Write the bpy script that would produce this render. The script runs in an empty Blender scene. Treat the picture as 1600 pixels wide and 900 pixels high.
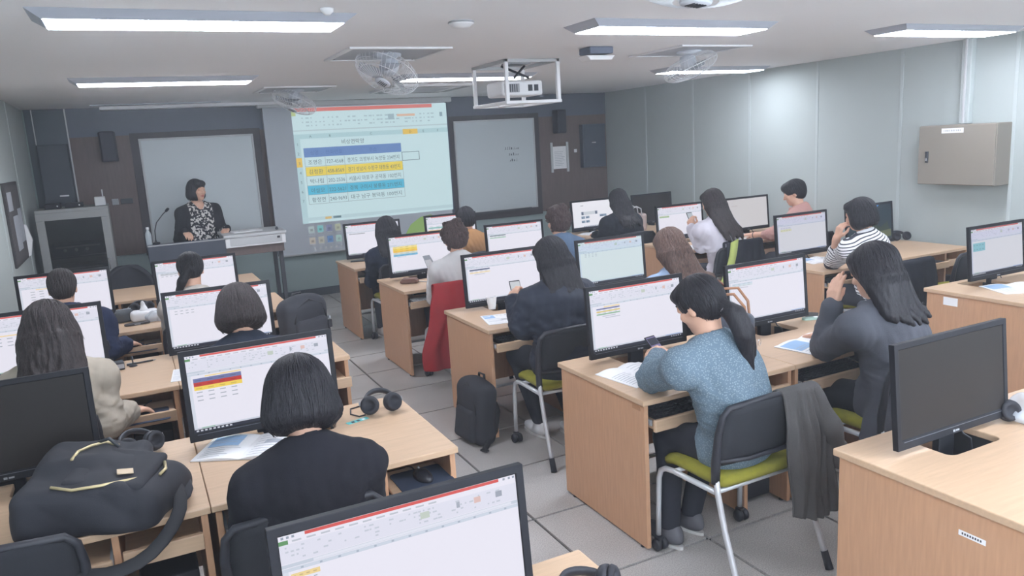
import bpy, bmesh, math, random, time
import numpy as np
from mathutils import Vector, Matrix, Euler

random.seed(7)
SC = bpy.context.scene
COL = SC.collection
RAD = math.radians

# ------------------------------------------------------------------ camera
cam_d = bpy.data.cameras.new('camera')
cam = bpy.data.objects.new('camera', cam_d)
COL.objects.link(cam)
YAW, PITCH, ROLL = 0.4535460533, 0.1893439709, -0.05844615403
_f = Vector((math.sin(YAW)*math.cos(PITCH), math.cos(YAW)*math.cos(PITCH), -math.sin(PITCH)))
_r = Vector((math.cos(YAW), -math.sin(YAW), 0.0))
_u = _r.cross(_f)
_r2 = math.cos(ROLL)*_r + math.sin(ROLL)*_u
_u2 = -math.sin(ROLL)*_r + math.cos(ROLL)*_u
_m = Matrix((_r2, _u2, -_f)).transposed().to_4x4()
_m.translation = Vector((-1.59778, -3.18024, 1.86557))
cam.matrix_world = _m
cam_d.sensor_width = 36.0
cam_d.lens = 1200.4/1600*36
cam_d.clip_start = 0.05
SC.camera = cam

# ------------------------------------------------------------------ light and exposure
SC.view_settings.view_transform = 'Standard'
SC.view_settings.look = 'None'
SC.view_settings.exposure = EXPOSURE = 0.14
SC.view_settings.gamma = 1.0
SC.view_settings.use_curve_mapping = False
LAMP = 27.0                       # radiance of the ceiling light panels
SC.cycles.max_bounces = 14
SC.cycles.diffuse_bounces = 9
world = bpy.data.worlds.new('world')
SC.world = world
world.use_nodes = True
world.node_tree.nodes['Background'].inputs[0].default_value = (0.78, 0.88, 1.0, 1)
world.node_tree.nodes['Background'].inputs[1].default_value = 10.0

# ------------------------------------------------------------------ materials
def lin(c):
    c = c/255.0
    return c/12.92 if c <= 0.04045 else ((c+0.055)/1.055)**2.4
def rgb(r, g, b):
    return (lin(r), lin(g), lin(b), 1.0)

MATS = {}
def mat(name, col, rough=0.6, metal=0.0, var=0.0, vscale=8.0, stretch=(1, 1, 1), bump=0.0, bscale=200.0, spec=0.4, alpha=1.0, bstretch=None):
    if name in MATS:
        return MATS[name]
    m = bpy.data.materials.new(name)
    m.use_nodes = True
    nt = m.node_tree
    b = nt.nodes['Principled BSDF']
    c = rgb(*col)
    b.inputs['Base Color'].default_value = c
    b.inputs['Roughness'].default_value = rough
    b.inputs['Metallic'].default_value = metal
    b.inputs['Specular IOR Level'].default_value = spec
    b.inputs['Alpha'].default_value = alpha
    if var or bump:
        tc = nt.nodes.new('ShaderNodeTexCoord')
        mp = nt.nodes.new('ShaderNodeMapping')
        nt.links.new(tc.outputs['Object'], mp.inputs[0])
        mp.inputs['Scale'].default_value = stretch
    if var:
        n = nt.nodes.new('ShaderNodeTexNoise')
        n.inputs['Scale'].default_value = vscale
        n.inputs['Detail'].default_value = 4
        nt.links.new(mp.outputs[0], n.inputs['Vector'])
        r = nt.nodes.new('ShaderNodeValToRGB')
        r.color_ramp.elements[0].position = 0.3
        r.color_ramp.elements[1].position = 0.7
        r.color_ramp.elements[0].color = tuple(x*(1-var) for x in c[:3])+(1,)
        r.color_ramp.elements[1].color = tuple(min(1, x*(1+var)) for x in c[:3])+(1,)
        nt.links.new(n.outputs[0], r.inputs[0])
        nt.links.new(r.outputs[0], b.inputs['Base Color'])
    if bump:
        n2 = nt.nodes.new('ShaderNodeTexNoise')
        n2.inputs['Scale'].default_value = bscale
        n2.inputs['Detail'].default_value = 3
        if bstretch:
            mp2 = nt.nodes.new('ShaderNodeMapping')
            nt.links.new(tc.outputs['Object'], mp2.inputs[0])
            mp2.inputs['Scale'].default_value = bstretch
            nt.links.new(mp2.outputs[0], n2.inputs['Vector'])
        else:
            nt.links.new(mp.outputs[0], n2.inputs['Vector'])
        bp = nt.nodes.new('ShaderNodeBump')
        bp.inputs['Strength'].default_value = bump
        bp.inputs['Distance'].default_value = 0.004
        nt.links.new(n2.outputs[0], bp.inputs['Height'])
        nt.links.new(bp.outputs[0], b.inputs['Normal'])
    MATS[name] = m
    return m

def emis(col, strength=1.0):
    name = 'glow_%d_%d_%d_%d' % (col[0], col[1], col[2], int(strength*100))
    if name in MATS:
        return MATS[name]
    m = bpy.data.materials.new(name)
    m.use_nodes = True
    nt = m.node_tree
    b = nt.nodes['Principled BSDF']
    b.inputs['Base Color'].default_value = (0.01, 0.01, 0.012, 1)
    b.inputs['Roughness'].default_value = 0.4
    b.inputs['Specular IOR Level'].default_value = 0.15
    b.inputs['Emission Color'].default_value = rgb(*col)
    b.inputs['Emission Strength'].default_value = strength
    MATS[name] = m
    return m

WOOD = mat('beech_laminate', (197, 167, 138), 0.42, var=0.06, vscale=6, stretch=(1.2, 14, 14), bump=0.03, bscale=60)
WOODV = mat('beech_laminate_upright', (190, 148, 116), 0.5, var=0.07, vscale=6, stretch=(14, 14, 1.2), bump=0.03, bscale=60)
WOODDARK = mat('brown_wood_panel', (104, 89, 86), 0.6, var=0.08, vscale=5, stretch=(9, 9, 1))
BLACK = mat('black_plastic', (44, 45, 52), 0.45)
BLACKMATT = mat('matt_black_plastic', (38, 39, 46), 0.7)
DARKGREY = mat('dark_grey_plastic', (58, 60, 66), 0.5)
MONBLACK = mat('monitor_black', (29, 30, 36), 0.5, spec=.25)
OFFSCREEN = mat('dark_screen_glass', (40, 37, 36), 0.42, spec=0.18)
GREY = mat('grey_plastic', (150, 152, 156), 0.5)
LIGHTGREY = mat('light_grey_metal', (188, 190, 192), 0.45)
WHITE = mat('white_plastic', (226, 226, 228), 0.45)
SILVER = mat('silver_paint_metal', (196, 198, 202), 0.35, 0.35)
CHROME = mat('chrome', (205, 206, 210), 0.2, 0.9)
LIME = mat('lime_seat_fabric', (134, 130, 42), 0.9, var=0.08, vscale=30, bump=0.25, bscale=500)
PAPER = mat('white_paper', (232, 232, 234), 0.8)
PAPERBLUE = mat('pale_blue_print', (150, 182, 216), 0.8)
PAPERGREY = mat('grey_print', (168, 172, 180), 0.8)
PAPERDARK = mat('dark_print', (70, 72, 80), 0.8)

# ------------------------------------------------------------------ mesh building
class MB:
    """collects faces of one mesh, several materials allowed"""
    def __init__(self):
        self.v = []; self.f = []; self.mi = []; self.mats = []; self.sm = []
    def mid(self, m):
        if m not in self.mats:
            self.mats.append(m)
        return self.mats.index(m)
    def add(self, vs, fs, m, smooth=False):
        o = len(self.v); k = self.mid(m)
        self.v += [tuple(p) for p in vs]
        for q in fs:
            self.f.append(tuple(i+o for i in q)); self.mi.append(k); self.sm.append(smooth)
        return self
    def box(self, c, s, m, rot=None, taper=None):
        hx, hy, hz = s[0]/2, s[1]/2, s[2]/2
        vs = []
        for z in (-1, 1):
            t = 1.0 if (taper is None or z < 0) else taper
            for x, y in ((-1, -1), (1, -1), (1, 1), (-1, 1)):
                vs.append(Vector((x*hx*t, y*hy*t, z*hz)))
        if rot is not None:
            R = rot if isinstance(rot, Matrix) else Euler(rot).to_matrix()
            vs = [R @ p for p in vs]
        C = Vector(c)
        vs = [p+C for p in vs]
        self.add(vs, [(3, 2, 1, 0), (4, 5, 6, 7), (0, 1, 5, 4), (1, 2, 6, 5), (2, 3, 7, 6), (3, 0, 4, 7)], m)
        return self
    def bx(self, x0, x1, y0, y1, z0, z1, m):
        return self.box(((x0+x1)/2, (y0+y1)/2, (z0+z1)/2), (abs(x1-x0), abs(y1-y0), abs(z1-z0)), m)
    def tube(self, pts, r, m, n=10, cap=True, flat=1.0, closed=False):
        pts = [Vector(p) for p in pts]
        rs = r if isinstance(r, (list, tuple)) else [r]*len(pts)
        vs = []; fs = []
        N = len(pts)
        up = None
        for i, p in enumerate(pts):
            if closed:
                t = (pts[(i+1) % N]-pts[i-1])
            else:
                t = (pts[min(i+1, N-1)]-pts[max(i-1, 0)])
            t.normalize()
            if up is None:
                a = Vector((0, 0, 1)) if abs(t.z) < 0.9 else Vector((1, 0, 0))
                up = (a - t*a.dot(t)).normalized()
            else:
                up = (up - t*up.dot(t))
                if up.length < 1e-6:
                    a = Vector((0, 0, 1)) if abs(t.z) < 0.9 else Vector((1, 0, 0))
                    up = (a - t*a.dot(t))
                up.normalize()
            s = t.cross(up)
            for k in range(n):
                a = 2*math.pi*k/n
                vs.append(p+up*(math.cos(a)*rs[i]*flat)+s*(math.sin(a)*rs[i]))
        for i in range(N if closed else N-1):
            j = (i+1) % N
            for k in range(n):
                k2 = (k+1) % n
                fs.append((i*n+k, i*n+k2, j*n+k2, j*n+k))
        if cap and not closed:
            fs.append(tuple(range(n-1, -1, -1)))
            fs.append(tuple((N-1)*n+k for k in range(n)))
        return self.add(vs, fs, m, True)
    def cyl(self, a, b, r, m, n=20, r2=None):
        return self.tube([a, b], [r, r if r2 is None else r2], m, n)
    def lathe(self, prof, m, n=24, c=(0, 0, 0), rot=None, smooth=True):
        vs = []; fs = []
        for (r, z) in prof:
            for k in range(n):
                a = 2*math.pi*k/n
                p = Vector((r*math.cos(a), r*math.sin(a), z))
                if rot is not None:
                    p = (rot if isinstance(rot, Matrix) else Euler(rot).to_matrix()) @ p
                vs.append(p+Vector(c))
        for i in range(len(prof)-1):
            for k in range(n):
                k2 = (k+1) % n
                fs.append((i*n+k, i*n+k2, (i+1)*n+k2, (i+1)*n+k))
        if prof[0][0] > 1e-4:
            fs.append(tuple(range(n-1, -1, -1)))
        if prof[-1][0] > 1e-4:
            fs.append(tuple((len(prof)-1)*n+k for k in range(n)))
        return self.add(vs, fs, m, smooth)
    def prism(self, poly, z0, z1, m, axis='z', smooth=False):
        """poly: list of 2D points, extruded along an axis"""
        n = len(poly); vs = []
        def P(a, b, h):
            return {'z': (a, b, h), 'y': (a, h, b), 'x': (h, a, b)}[axis]
        for (a, b) in poly: vs.append(P(a, b, z0))
        for (a, b) in poly: vs.append(P(a, b, z1))
        fs = [tuple(range(n-1, -1, -1)), tuple(range(n, 2*n))]
        for i in range(n):
            j = (i+1) % n
            fs.append((i, j, n+j, n+i))
        return self.add(vs, fs, m, smooth)
    def quad(self, p, m):
        return self.add(p, [tuple(range(len(p)))], m)
    def xform(self, M):
        self.v = [tuple(M @ Vector(p)) for p in self.v]
        return self
    def build(self, name, parent=None, loc=None, bevel=0.0, seg=2, sub=0, fix=True, weld=False):
        me = bpy.data.meshes.new(name)
        me.from_pydata(self.v, [], self.f)
        for m in self.mats:
            me.materials.append(m)
        me.polygons.foreach_set('material_index', self.mi)
        me.polygons.foreach_set('use_smooth', self.sm)
        if fix or weld:
            bm = bmesh.new(); bm.from_mesh(me)
            if weld:
                bmesh.ops.remove_doubles(bm, verts=bm.verts, dist=1e-5)
            bmesh.ops.recalc_face_normals(bm, faces=bm.faces)
            bm.to_mesh(me); bm.free()
        me.update()
        o = bpy.data.objects.new(name, me)
        COL.objects.link(o)
        if parent is not None:
            o.parent = parent
        if loc is not None:
            o.location = loc
        if bevel:
            b = o.modifiers.new('bevel', 'BEVEL')
            b.width = bevel; b.segments = seg; b.limit_method = 'ANGLE'; b.angle_limit = RAD(50)
            b.harden_normals = False
        if sub:
            s = o.modifiers.new('subdiv', 'SUBSURF'); s.levels = sub; s.render_levels = sub
        return o

def tag(o, label, cat, group=None):
    o['label'] = label; o['category'] = cat
    if group: o['group'] = group
    return o
def thing(name, label, cat, loc=(0, 0, 0), rz=0.0, group=None):
    o = bpy.data.objects.new(name, None)
    COL.objects.link(o)
    o.empty_display_size = 0.1
    o.location = loc; o.rotation_euler = (0, 0, rz)
    return tag(o, label, cat, group)
def struct(o):
    o['kind'] = 'structure'
    return o
def copy_tree(o, parent=None):
    c = o.copy(); COL.objects.link(c)
    if parent is not None: c.parent = parent
    for ch in list(o.children):
        copy_tree(ch, c)
    return c
def dup(o, label, loc, rz=0.0, group=None):
    c = copy_tree(o)
    c.location = loc; c.rotation_euler = (0, 0, rz)
    c['label'] = label
    if group: c['group'] = group
    return c

# text as mesh data: list of (verts, faces)
FONT = None
def _font():
    global FONT
    return FONT
_TXT = {}
def text_mesh(s):
    """returns verts (unit height, left aligned) and faces"""
    if s in _TXT: return _TXT[s]
    cu = bpy.data.curves.new('lettering', 'FONT')
    cu.body = s; cu.size = 1.0; cu.resolution_u = 2
    ob = bpy.data.objects.new('lettering', cu)
    COL.objects.link(ob)
    dg = bpy.context.evaluated_depsgraph_get()
    me = bpy.data.meshes.new_from_object(ob.evaluated_get(dg))
    vs = [tuple(v.co) for v in me.vertices]; fs = [tuple(p.vertices) for p in me.polygons]
    bpy.data.meshes.remove(me)
    bpy.data.objects.remove(ob); bpy.data.curves.remove(cu)
    _TXT[s] = (vs, fs)
    return _TXT[s]

class Canvas:
    """flat picture on a screen / sheet: coloured rects and lettering in a w x h frame, x right, y up, z layers off the surface"""
    def __init__(self, w, h, M, step=0.0003):
        self.w, self.h, self.M, self.step = w, h, M, step
        self.mb = MB(); self.layer = 0
    def P(self, x, y, l):
        return self.M @ Vector((x*self.w, y*self.h, l*self.step))
    def rect(self, x0, y0, x1, y1, m, l=1):
        self.mb.quad([self.P(x0, y0, l), self.P(x1, y0, l), self.P(x1, y1, l), self.P(x0, y1, l)], m)
    def text(self, s, x, y, size, m, l=3, align='c', fit=None):
        vs, fs = text_mesh(s)
        if not vs: return
        xs = [v[0] for v in vs]; x0, x1 = min(xs), max(xs)
        k = size
        kx = k/self.w*self.h
        W = (x1-x0)*kx
        sx = 1.0
        if fit and W > fit: sx = fit/W
        off = {'c': -(x0+x1)/2, 'l': -x0, 'r': -x1}[align]
        P = [self.P(x+(v[0]+off)*kx*sx, y+v[1]*k, l) for v in vs]
        self.mb.add(P, fs, m)
    def build(self, name, parent=None):
        return self.mb.build(name, parent, fix=False)
# ------------------------------------------------------------------ the room
XL, XR, YF, YB, ZC = -2.52, 5.08, 6.95, -4.3, 2.5
M_CEIL = mat('ceiling_paint', (236, 236, 238), 0.9, bump=0.08, bscale=90)
M_WALL = mat('wall_panel_paint', (172, 180, 179), 0.75, var=0.015, vscale=3, bump=0.04, bscale=160)
M_WALLG = mat('lower_wall_paint', (150, 166, 166), 0.75, var=0.02, vscale=3)
M_SEAM = mat('panel_joint', (180, 188, 188), 0.6)
M_BASE = mat('dark_baseboard', (70, 76, 84), 0.6)
M_GREYDARK = mat('dark_blue_grey_paint', (96, 101, 114), 0.7)

def floor_mat():
    m = bpy.data.materials.new('floor_tile')
    m.use_nodes = True
    nt = m.node_tree; b = nt.nodes['Principled BSDF']
    tc = nt.nodes.new('ShaderNodeTexCoord')
    n1 = nt.nodes.new('ShaderNodeTexNoise'); n1.inputs['Scale'].default_value = 180; n1.inputs['Detail'].default_value = 3
    n2 = nt.nodes.new('ShaderNodeTexNoise'); n2.inputs['Scale'].default_value = 2.2; n2.inputs['Detail'].default_value = 5
    nt.links.new(tc.outputs['Object'], n1.inputs['Vector']); nt.links.new(tc.outputs['Object'], n2.inputs['Vector'])
    r = nt.nodes.new('ShaderNodeValToRGB')
    r.color_ramp.elements[0].position = 0.3; r.color_ramp.elements[0].color = rgb(150, 145, 142)
    r.color_ramp.elements[1].position = 0.7; r.color_ramp.elements[1].color = rgb(192, 188, 185)
    nt.links.new(n1.outputs[0], r.inputs[0])
    mx = nt.nodes.new('ShaderNodeMix'); mx.data_type = 'RGBA'; mx.blend_type = 'MULTIPLY'
    mx.inputs[0].default_value = 0.5
    r2 = nt.nodes.new('ShaderNodeValToRGB')
    r2.color_ramp.elements[0].position = 0.35; r2.color_ramp.elements[0].color = (0.72, 0.71, 0.70, 1)
    r2.color_ramp.elements[1].position = 0.6; r2.color_ramp.elements[1].color = (1, 1, 1, 1)
    nt.links.new(n2.outputs[0], r2.inputs[0])
    nt.links.new(r.outputs[0], mx.inputs[6]); nt.links.new(r2.outputs[0], mx.inputs[7])
    nt.links.new(mx.outputs[2], b.inputs['Base Color'])
    b.inputs['Roughness'].default_value = 0.42
    b.inputs['Specular IOR Level'].default_value = 0.35
    return m
M_TILE = floor_mat()
M_JOINT = mat('tile_joint', (46, 44, 44), 0.8)

# floor: 0.6 m raised-floor tiles with open dark joints
mb = MB()
mb.bx(XL-0.1, XR+0.1, YB-0.1, YF+0.1, -0.08, -0.012, M_JOINT)
g = 0.0075
i0, i1 = -5, 9; j0, j1 = -8, 12
for i in range(i0, i1):
    for j in range(j0, j1):
        x0, x1 = max(i*.6+g, XL), min((i+1)*.6-g, XR)
        y0, y1 = max(j*.6+g, YB), min((j+1)*.6-g, YF)
        if x1-x0 > .02 and y1-y0 > .02:
            mb.bx(x0, x1, y0, y1, -0.03, 0.0, M_TILE)
struct(mb.build('floor', fix=False))
struct(MB().bx(XL-.1, XR+.1, YB-.1, YF+.1, ZC, ZC+.1, M_CEIL).build('ceiling'))
struct(MB().bx(XL-.12, XL, YB-.1, YF+.12, -.1, ZC+.1, M_WALL).build('wall_left'))
mb = MB().bx(XR, XR+.12, YB-.1, YF+.12, -.1, ZC+.1, M_WALL)
struct(mb.build('wall_right'))
# back wall behind the photographer with an unseen window band, added so daylight brightens the ceiling
mb = MB()
WX0, WX1, WZ0, WZ1 = -2.1, 4.7, .95, 2.25
mb.bx(XL-.1, XR+.1, YB-.12, YB, -.1, WZ0, M_WALL); mb.bx(XL-.1, XR+.1, YB-.12, YB, WZ1, ZC+.1, M_WALL)
mb.bx(XL-.1, WX0, YB-.12, YB, WZ0, WZ1, M_WALL); mb.bx(WX1, XR+.1, YB-.12, YB, WZ0, WZ1, M_WALL)
struct(mb.build('wall_back'))
mb = MB()
for k in range(6):
    x = WX0+(WX1-WX0)*k/5; mb.bx(x-.03, x+.03, YB-.09, YB-.02, WZ0, WZ1, WHITE)
mb.bx(WX0, WX1, YB-.09, YB-.02, WZ0, WZ0+.05, WHITE); mb.bx(WX0, WX1, YB-.09, YB-.02, WZ1-.05, WZ1, WHITE)
struct(mb.build('added_window_1'))
struct(MB().bx(XL-.1, XR+.1, YF, YF+.12, -.1, ZC+.1, M_WALLG).build('wall_front'))
n = 0
for y in (-3.2, -2.2, -1.2, -.2, .8, 1.86, 2.86, 3.86, 4.88, 5.9):
    struct(MB().bx(XR-.006, XR+.001, y-.016, y+.016, .1, ZC, M_SEAM).build('trim_%d' % n, bevel=.003)); n += 1
for y in (5.6, 4.2, 2.8):
    struct(MB().bx(XL-.001, XL+.006, y-.016, y+.016, .1, ZC, M_SEAM).build('trim_%d' % n, bevel=.003)); n += 1
struct(MB().bx(XL, XR, YF-.014, YF+.001, 0, .10, M_BASE).build('baseboard_front'))
struct(MB().bx(XR-.014, XR+.001, YB, YF, 0, .10, M_BASE).build('baseboard_right'))
struct(MB().bx(XL-.001, XL+.014, YB, YF, 0, .10, M_BASE).build('baseboard_left'))
# cornice along the front wall
struct(MB().bx(-1.75, .4, YF-.20, YF+.001, ZC-.035, ZC+.001, M_CEIL).build('trim_%d' % n, bevel=.004)); n += 1
# brown upper cladding on the front wall with dark blue-grey head band
mb = MB()
mb.bx(-2.1, -.02, YF-.03, YF+.001, .80, 2.18, WOODDARK)
mb.bx(2.50, XR-.001, YF-.03, YF+.001, .80, 2.18, WOODDARK)
mb.bx(-.02, 2.50, YF-.02, YF+.001, .80, 2.18, WOODDARK)
struct(mb.build('wall_front_cladding'))
struct(MB().bx(-2.1, XR-.001, YF-.034, YF+.001, 2.18, ZC-.001, M_GREYDARK).build('wall_front_head_band'))
struct(MB().bx(XL+.02, -2.1, YF-.028, YF+.001, .1, ZC-.001, mat('dark_slate_paint', (80, 88, 98), .6)).build('wall_front_side_panel'))
struct(MB().bx(-2.112, -2.098, YF-.045, YF+.001, .1, ZC-.001, LIGHTGREY).build('trim_%d' % n)); n += 1
struct(MB().bx(XL+.09, XL+.10, YF-.045, YF+.001, .1, ZC-.001, LIGHTGREY).build('trim_%d' % n)); n += 1

# ------------------------------------------------------------------ ceiling light panels
M_LAMP = bpy.data.materials.new('lamp_diffuser'); M_LAMP.use_nodes = True
_b = M_LAMP.node_tree.nodes['Principled BSDF']
_b.inputs['Base Color'].default_value = (.8, .8, .8, 1)
_b.inputs['Emission Color'].default_value = (.90, .95, 1.06, 1)
_b.inputs['Emission Strength'].default_value = LAMP
M_LAMPF = mat('lamp_frame_paint', (168, 172, 182), 0.5)
def ceiling_light(x, y, label):
    t = thing('ceiling_light', label, 'ceiling light', (x, y, ZC), 0, 'recessed ceiling light panels')
    L, W = 1.36, .34
    mb = MB()
    # shallow tray with sloping ends and sides
    o = [(-L/2, -W/2), (L/2, -W/2), (L/2, W/2), (-L/2, W/2)]
    e = [(-L/2+.055, -W/2+.035), (L/2-.055, -W/2+.035), (L/2-.055, W/2-.035), (-L/2+.055, W/2-.035)]
    vs = [(a, b, -.002) for a, b in o]+[(a, b, -.040) for a, b in e]
    for k in range(4):
        mb.quad([vs[k], vs[(k+1) % 4], vs[4+(k+1) % 4], vs[4+k]], M_LAMPF)
    mb.bx(-L/2, L/2, -W/2, W/2, -.0025, -.0005, M_LAMPF)
    mb.build('frame', t, fix=False)
    d = MB(); d.bx(-L/2+.058, L/2-.058, -W/2+.038, W/2-.038, -.044, -.034, M_LAMP); d.build('diffuser', t, bevel=.003)
    return t
for x, y, lb in ((-1.19, .72, 'ceiling light panel at upper left, the longest and nearest in view'),
                 (1.50, .72, 'ceiling light panel at top right of middle, above the dark spotlight'),
                 (4.02, .70, 'ceiling light panel cut by the right photo edge beside the wall'),
                 (-1.20, 3.62, 'ceiling light panel on the left above the lecturer'),
                 (1.42, 3.72, 'ceiling light panel partly behind the projector cage'),
                 (4.12, 3.42, 'far right ceiling light panel partly hidden by a caged fan'),
                 ):
    ceiling_light(x, y, lb)
for x, w_ in ((-1.19, 'left'), (1.5, 'middle'), (4.02, 'right')):
    ceiling_light(x, -2.4, 'ceiling light panel behind the photographer, the %s one' % w_)

# ------------------------------------------------------------------ ceiling fans in square plates
M_FAN = mat('fan_grey_plastic', (196, 200, 208), 0.5)
M_BLADE = mat('fan_blade_clear', (190, 196, 206), 0.4, alpha=.45)
M_FANW = mat('fan_wire', (226, 228, 232), 0.45)
def fan(x, y, label, tilt=(0, 0), plate=True):
    t = thing('ceiling_fan', label, 'fan', (x, y, ZC), 0, 'caged ceiling fans')
    m = MB()
    m.lathe([(.10, -.001), (.10, -.02), (.06, -.035), (.035, -.04), (.035, -.07), (.045, -.08)], M_FAN, 24)
    m.build('mount', t)
    R = Euler((tilt[0], tilt[1], 0)).to_matrix()
    C = Vector((0, 0, -.11))
    m = MB()
    m.lathe([(.001, .085), (.05, .08), (.065, .05), (.065, .0), (.05, -.02), (.001, -.025)], M_FAN, 24)
    m.v = [tuple(R @ Vector(p) + C) for p in m.v]
    m.build('motor', t)
    def prof(a):   # cage meridian
        return (.225*math.sin(a)**.75 if a > 0 else 0, .085*math.cos(a))
    m = MB()
    for k in range(44):
        a = 2*math.pi*k/44
        pts = []
        for q in range(11):
            b = math.pi*(0.08+0.84*q/10)
            r, z = prof(b)
            aa = a + (.10 if q > 5 else 0)*(q-5)/5
            pts.append(R @ Vector((r*math.cos(aa), r*math.sin(aa), z-.02)) + C)
        m.tube(pts, .0016, M_FANW, 4, cap=False)
    for b in (.25, .5, .75):
        r, z = prof(math.pi*b)
        m.tube([R @ Vector((r*math.cos(2*math.pi*k/36), r*math.sin(2*math.pi*k/36), z-.02)) + C for k in range(36)], .003 if b == .5 else .002, M_FANW, 5, closed=True)
    m.build('cage', t, fix=False)
    cap = MB(); cap.lathe([(.001, -.112), (.05, -.110), (.056, -.10), (.001, -.098)], M_FAN, 24)
    for k in range(5):
        cap.box((-.024+.012*k, 0, -.1125), (.005, .05, .003), DARKGREY)
    cap.v = [tuple(R @ Vector(p) + C) for p in cap.v]
    cap.build('cap', t)
    for k in range(3):
        m = MB()
        ro, n = [], 8
        a0 = 2*math.pi*k/3
        vs = []
        for i in range(n+1):
            s = i/n
            r = .05+.15*s
            w = .045+.06*math.sin(math.pi*min(1, s*.9+.1))
            for sd in (-1, 1):
                ang = a0+sd*w/r*.5+.5*s
                vs.append(R @ Vector((r*math.cos(ang), r*math.sin(ang), -.03+sd*.016)) + C)
        fs = [(2*i, 2*i+1, 2*i+3, 2*i+2) for i in range(n)]
        m.add(vs, fs, M_BLADE, True)
        o = m.build('blade', t, fix=False)
        sdf = o.modifiers.new('thickness', 'SOLIDIFY'); sdf.thickness = .003
    if plate:
        vent_plate(x, y, .70, 'ceiling plate around ' + label)
    return t
M_PLATE = mat('ceiling_plate_grey', (178, 182, 189), 0.6)
def vent_plate(x, y, s, label):
    t = thing('ceiling_plate', label, 'ceiling plate', (x, y, ZC), 0)
    m = MB(); h = s/2
    for (a, b, c, d) in ((-h, h, -h, -h+.035), (-h, h, h-.035, h), (-h, -h+.035, -h+.035, h-.035), (h-.035, h, -h+.035, h-.035)):
        m.bx(a, b, c, d, -.014, -.0005, WHITE)
    m.build('rim', t, bevel=.003)
    m = MB(); m.bx(-h+.035, h-.035, -h+.035, h-.035, -.006, -.0005, M_PLATE)
    for k in range(4):
        m.lathe([(.008, -.006), (.006, -.009)], DARKGREY, 10, c=((h-.06)*(-1 if k % 2 else 1), (h-.06)*(-1 if k < 2 else 1), 0))
    m.build('panel', t, fix=False)
    return t
fan(.115, 2.08, 'caged ceiling fan nearest the projector cage on its left', (-.25, .55))
fan(.04, 4.92, 'caged ceiling fan just above the left edge of the projection screen', (-.1, .45))
fan(2.63, 1.96, 'caged ceiling fan at right in front of a light panel', (-.15, -.35))
fan(.22, -1.02, 'caged ceiling fan cut by the top photo edge', (0, .1), plate=False)
# ceiling air conditioner cassette before the screen
t = thing('air_conditioner', 'flat ceiling air conditioner cassette just before the projection screen', 'air conditioner', (1.45, 5.05, ZC))
m = MB(); h = .46
m.prism([(-h, -h), (h, -h), (h, h), (-h, h)], -.03, -.0005, WHITE); m.build('casing', t, bevel=.012)
m = MB()
for k in range(8):
    m.bx(-.26, .26, -.25+.066*k, -.25+.066*k+.045, -.034, -.029, M_PLATE)
m.build('grille', t)
for (a, b, c, d) in ((-.36, .36, -.43, -.36), (-.36, .36, .36, .43), (-.43, -.36, -.36, .36), (.36, .43, -.36, .36)):
    MB().bx(a, b, c, d, -.034, -.028, GREY).build('flap', t, bevel=.003)
# small ceiling things
t = thing('smoke_detector', 'round white smoke detector on the ceiling between two long light panels', 'smoke detector', (.10, .73, ZC))
MB().lathe([(.065, -.0005), (.068, -.014), (.06, -.018), (.045, -.032), (.001, -.036)], WHITE, 28).build('cover', t)
MB().lathe([(.069, -.004), (.071, -.008), (.069, -.012)], GREY, 28).build('base_ring', t)
t = thing('ceiling_spotlight', 'dark based square spotlight on the ceiling right of the projector cage', 'spotlight', (1.62, 1.78, ZC))
MB().bx(-.10, .10, -.08, .08, -.05, -.0005, mat('blue_grey_plastic', (96, 104, 122), .5)).build('base', t, bevel=.008)
MB().prism([(-.125, -.06), (.125, -.06), (.09, -.095), (-.09, -.095)], -.07, .07, WHITE, 'y').build('lens', t, bevel=.008)
tag(MB().lathe([(.03, -.0005), (.03, -.012), (.012, -.03), (.001, -.03)], WHITE, 18).build('sprinkler', loc=(-.68, .44, ZC)), 'small sprinkler on the ceiling beside the nearest light panel', 'sprinkler')
tag(MB().lathe([(.03, -.0005), (.03, -.012), (.012, -.03), (.001, -.03)], WHITE, 18).build('sprinkler', loc=(2.02, .62, ZC)), 'small sprinkler on the ceiling right of the middle light panel', 'sprinkler')
for x0, x1, y, lb in ((-1.83, -.5, 6.45, 'long slot air diffuser in the ceiling above the left whiteboard'),):
    o = MB(); o.bx(x0, x1, y-.05, y+.05, -.012, -.0005, M_PLATE); o.bx(x0+.03, x1-.03, y-.02, y+.02, -.014, -.011, DARKGREY)
    tag(o.build('slot_diffuser', loc=(0, 0, ZC), fix=False), lb, 'air vent')

# ------------------------------------------------------------------ projector in its cage
t = thing('projector_cage', 'white metal cage hanging from the ceiling around the projector', 'cage', (1.44, 2.76, ZC))
cx0, cx1, cy0, cy1, cz = -.235, .235, -.31, .31, -.335
for (x, y) in ((cx0, cy0), (cx1, cy0), (cx0, cy1), (cx1, cy1)):
    MB().bx(x-.015, x+.015, y-.015, y+.015, cz, -.0005, WHITE).build('post', t, bevel=.003)
m = MB()
for (a, b, c, d) in ((cx0-.02, cx1+.02, cy0-.02, cy0+.025), (cx0-.02, cx1+.02, cy1-.025, cy1+.02), (cx0-.02, cx0+.025, cy0+.025, cy1-.025), (cx1-.025, cx1+.02, cy0+.025, cy1-.025)):
    m.bx(a, b, c, d, cz-.012, cz+.012, WHITE)
m.bx(-.03, .03, cy0+.025, cy1-.025, cz-.01, cz+.004, WHITE)
m.build('bottom_frame', t, bevel=.003)
m = MB()
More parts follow.
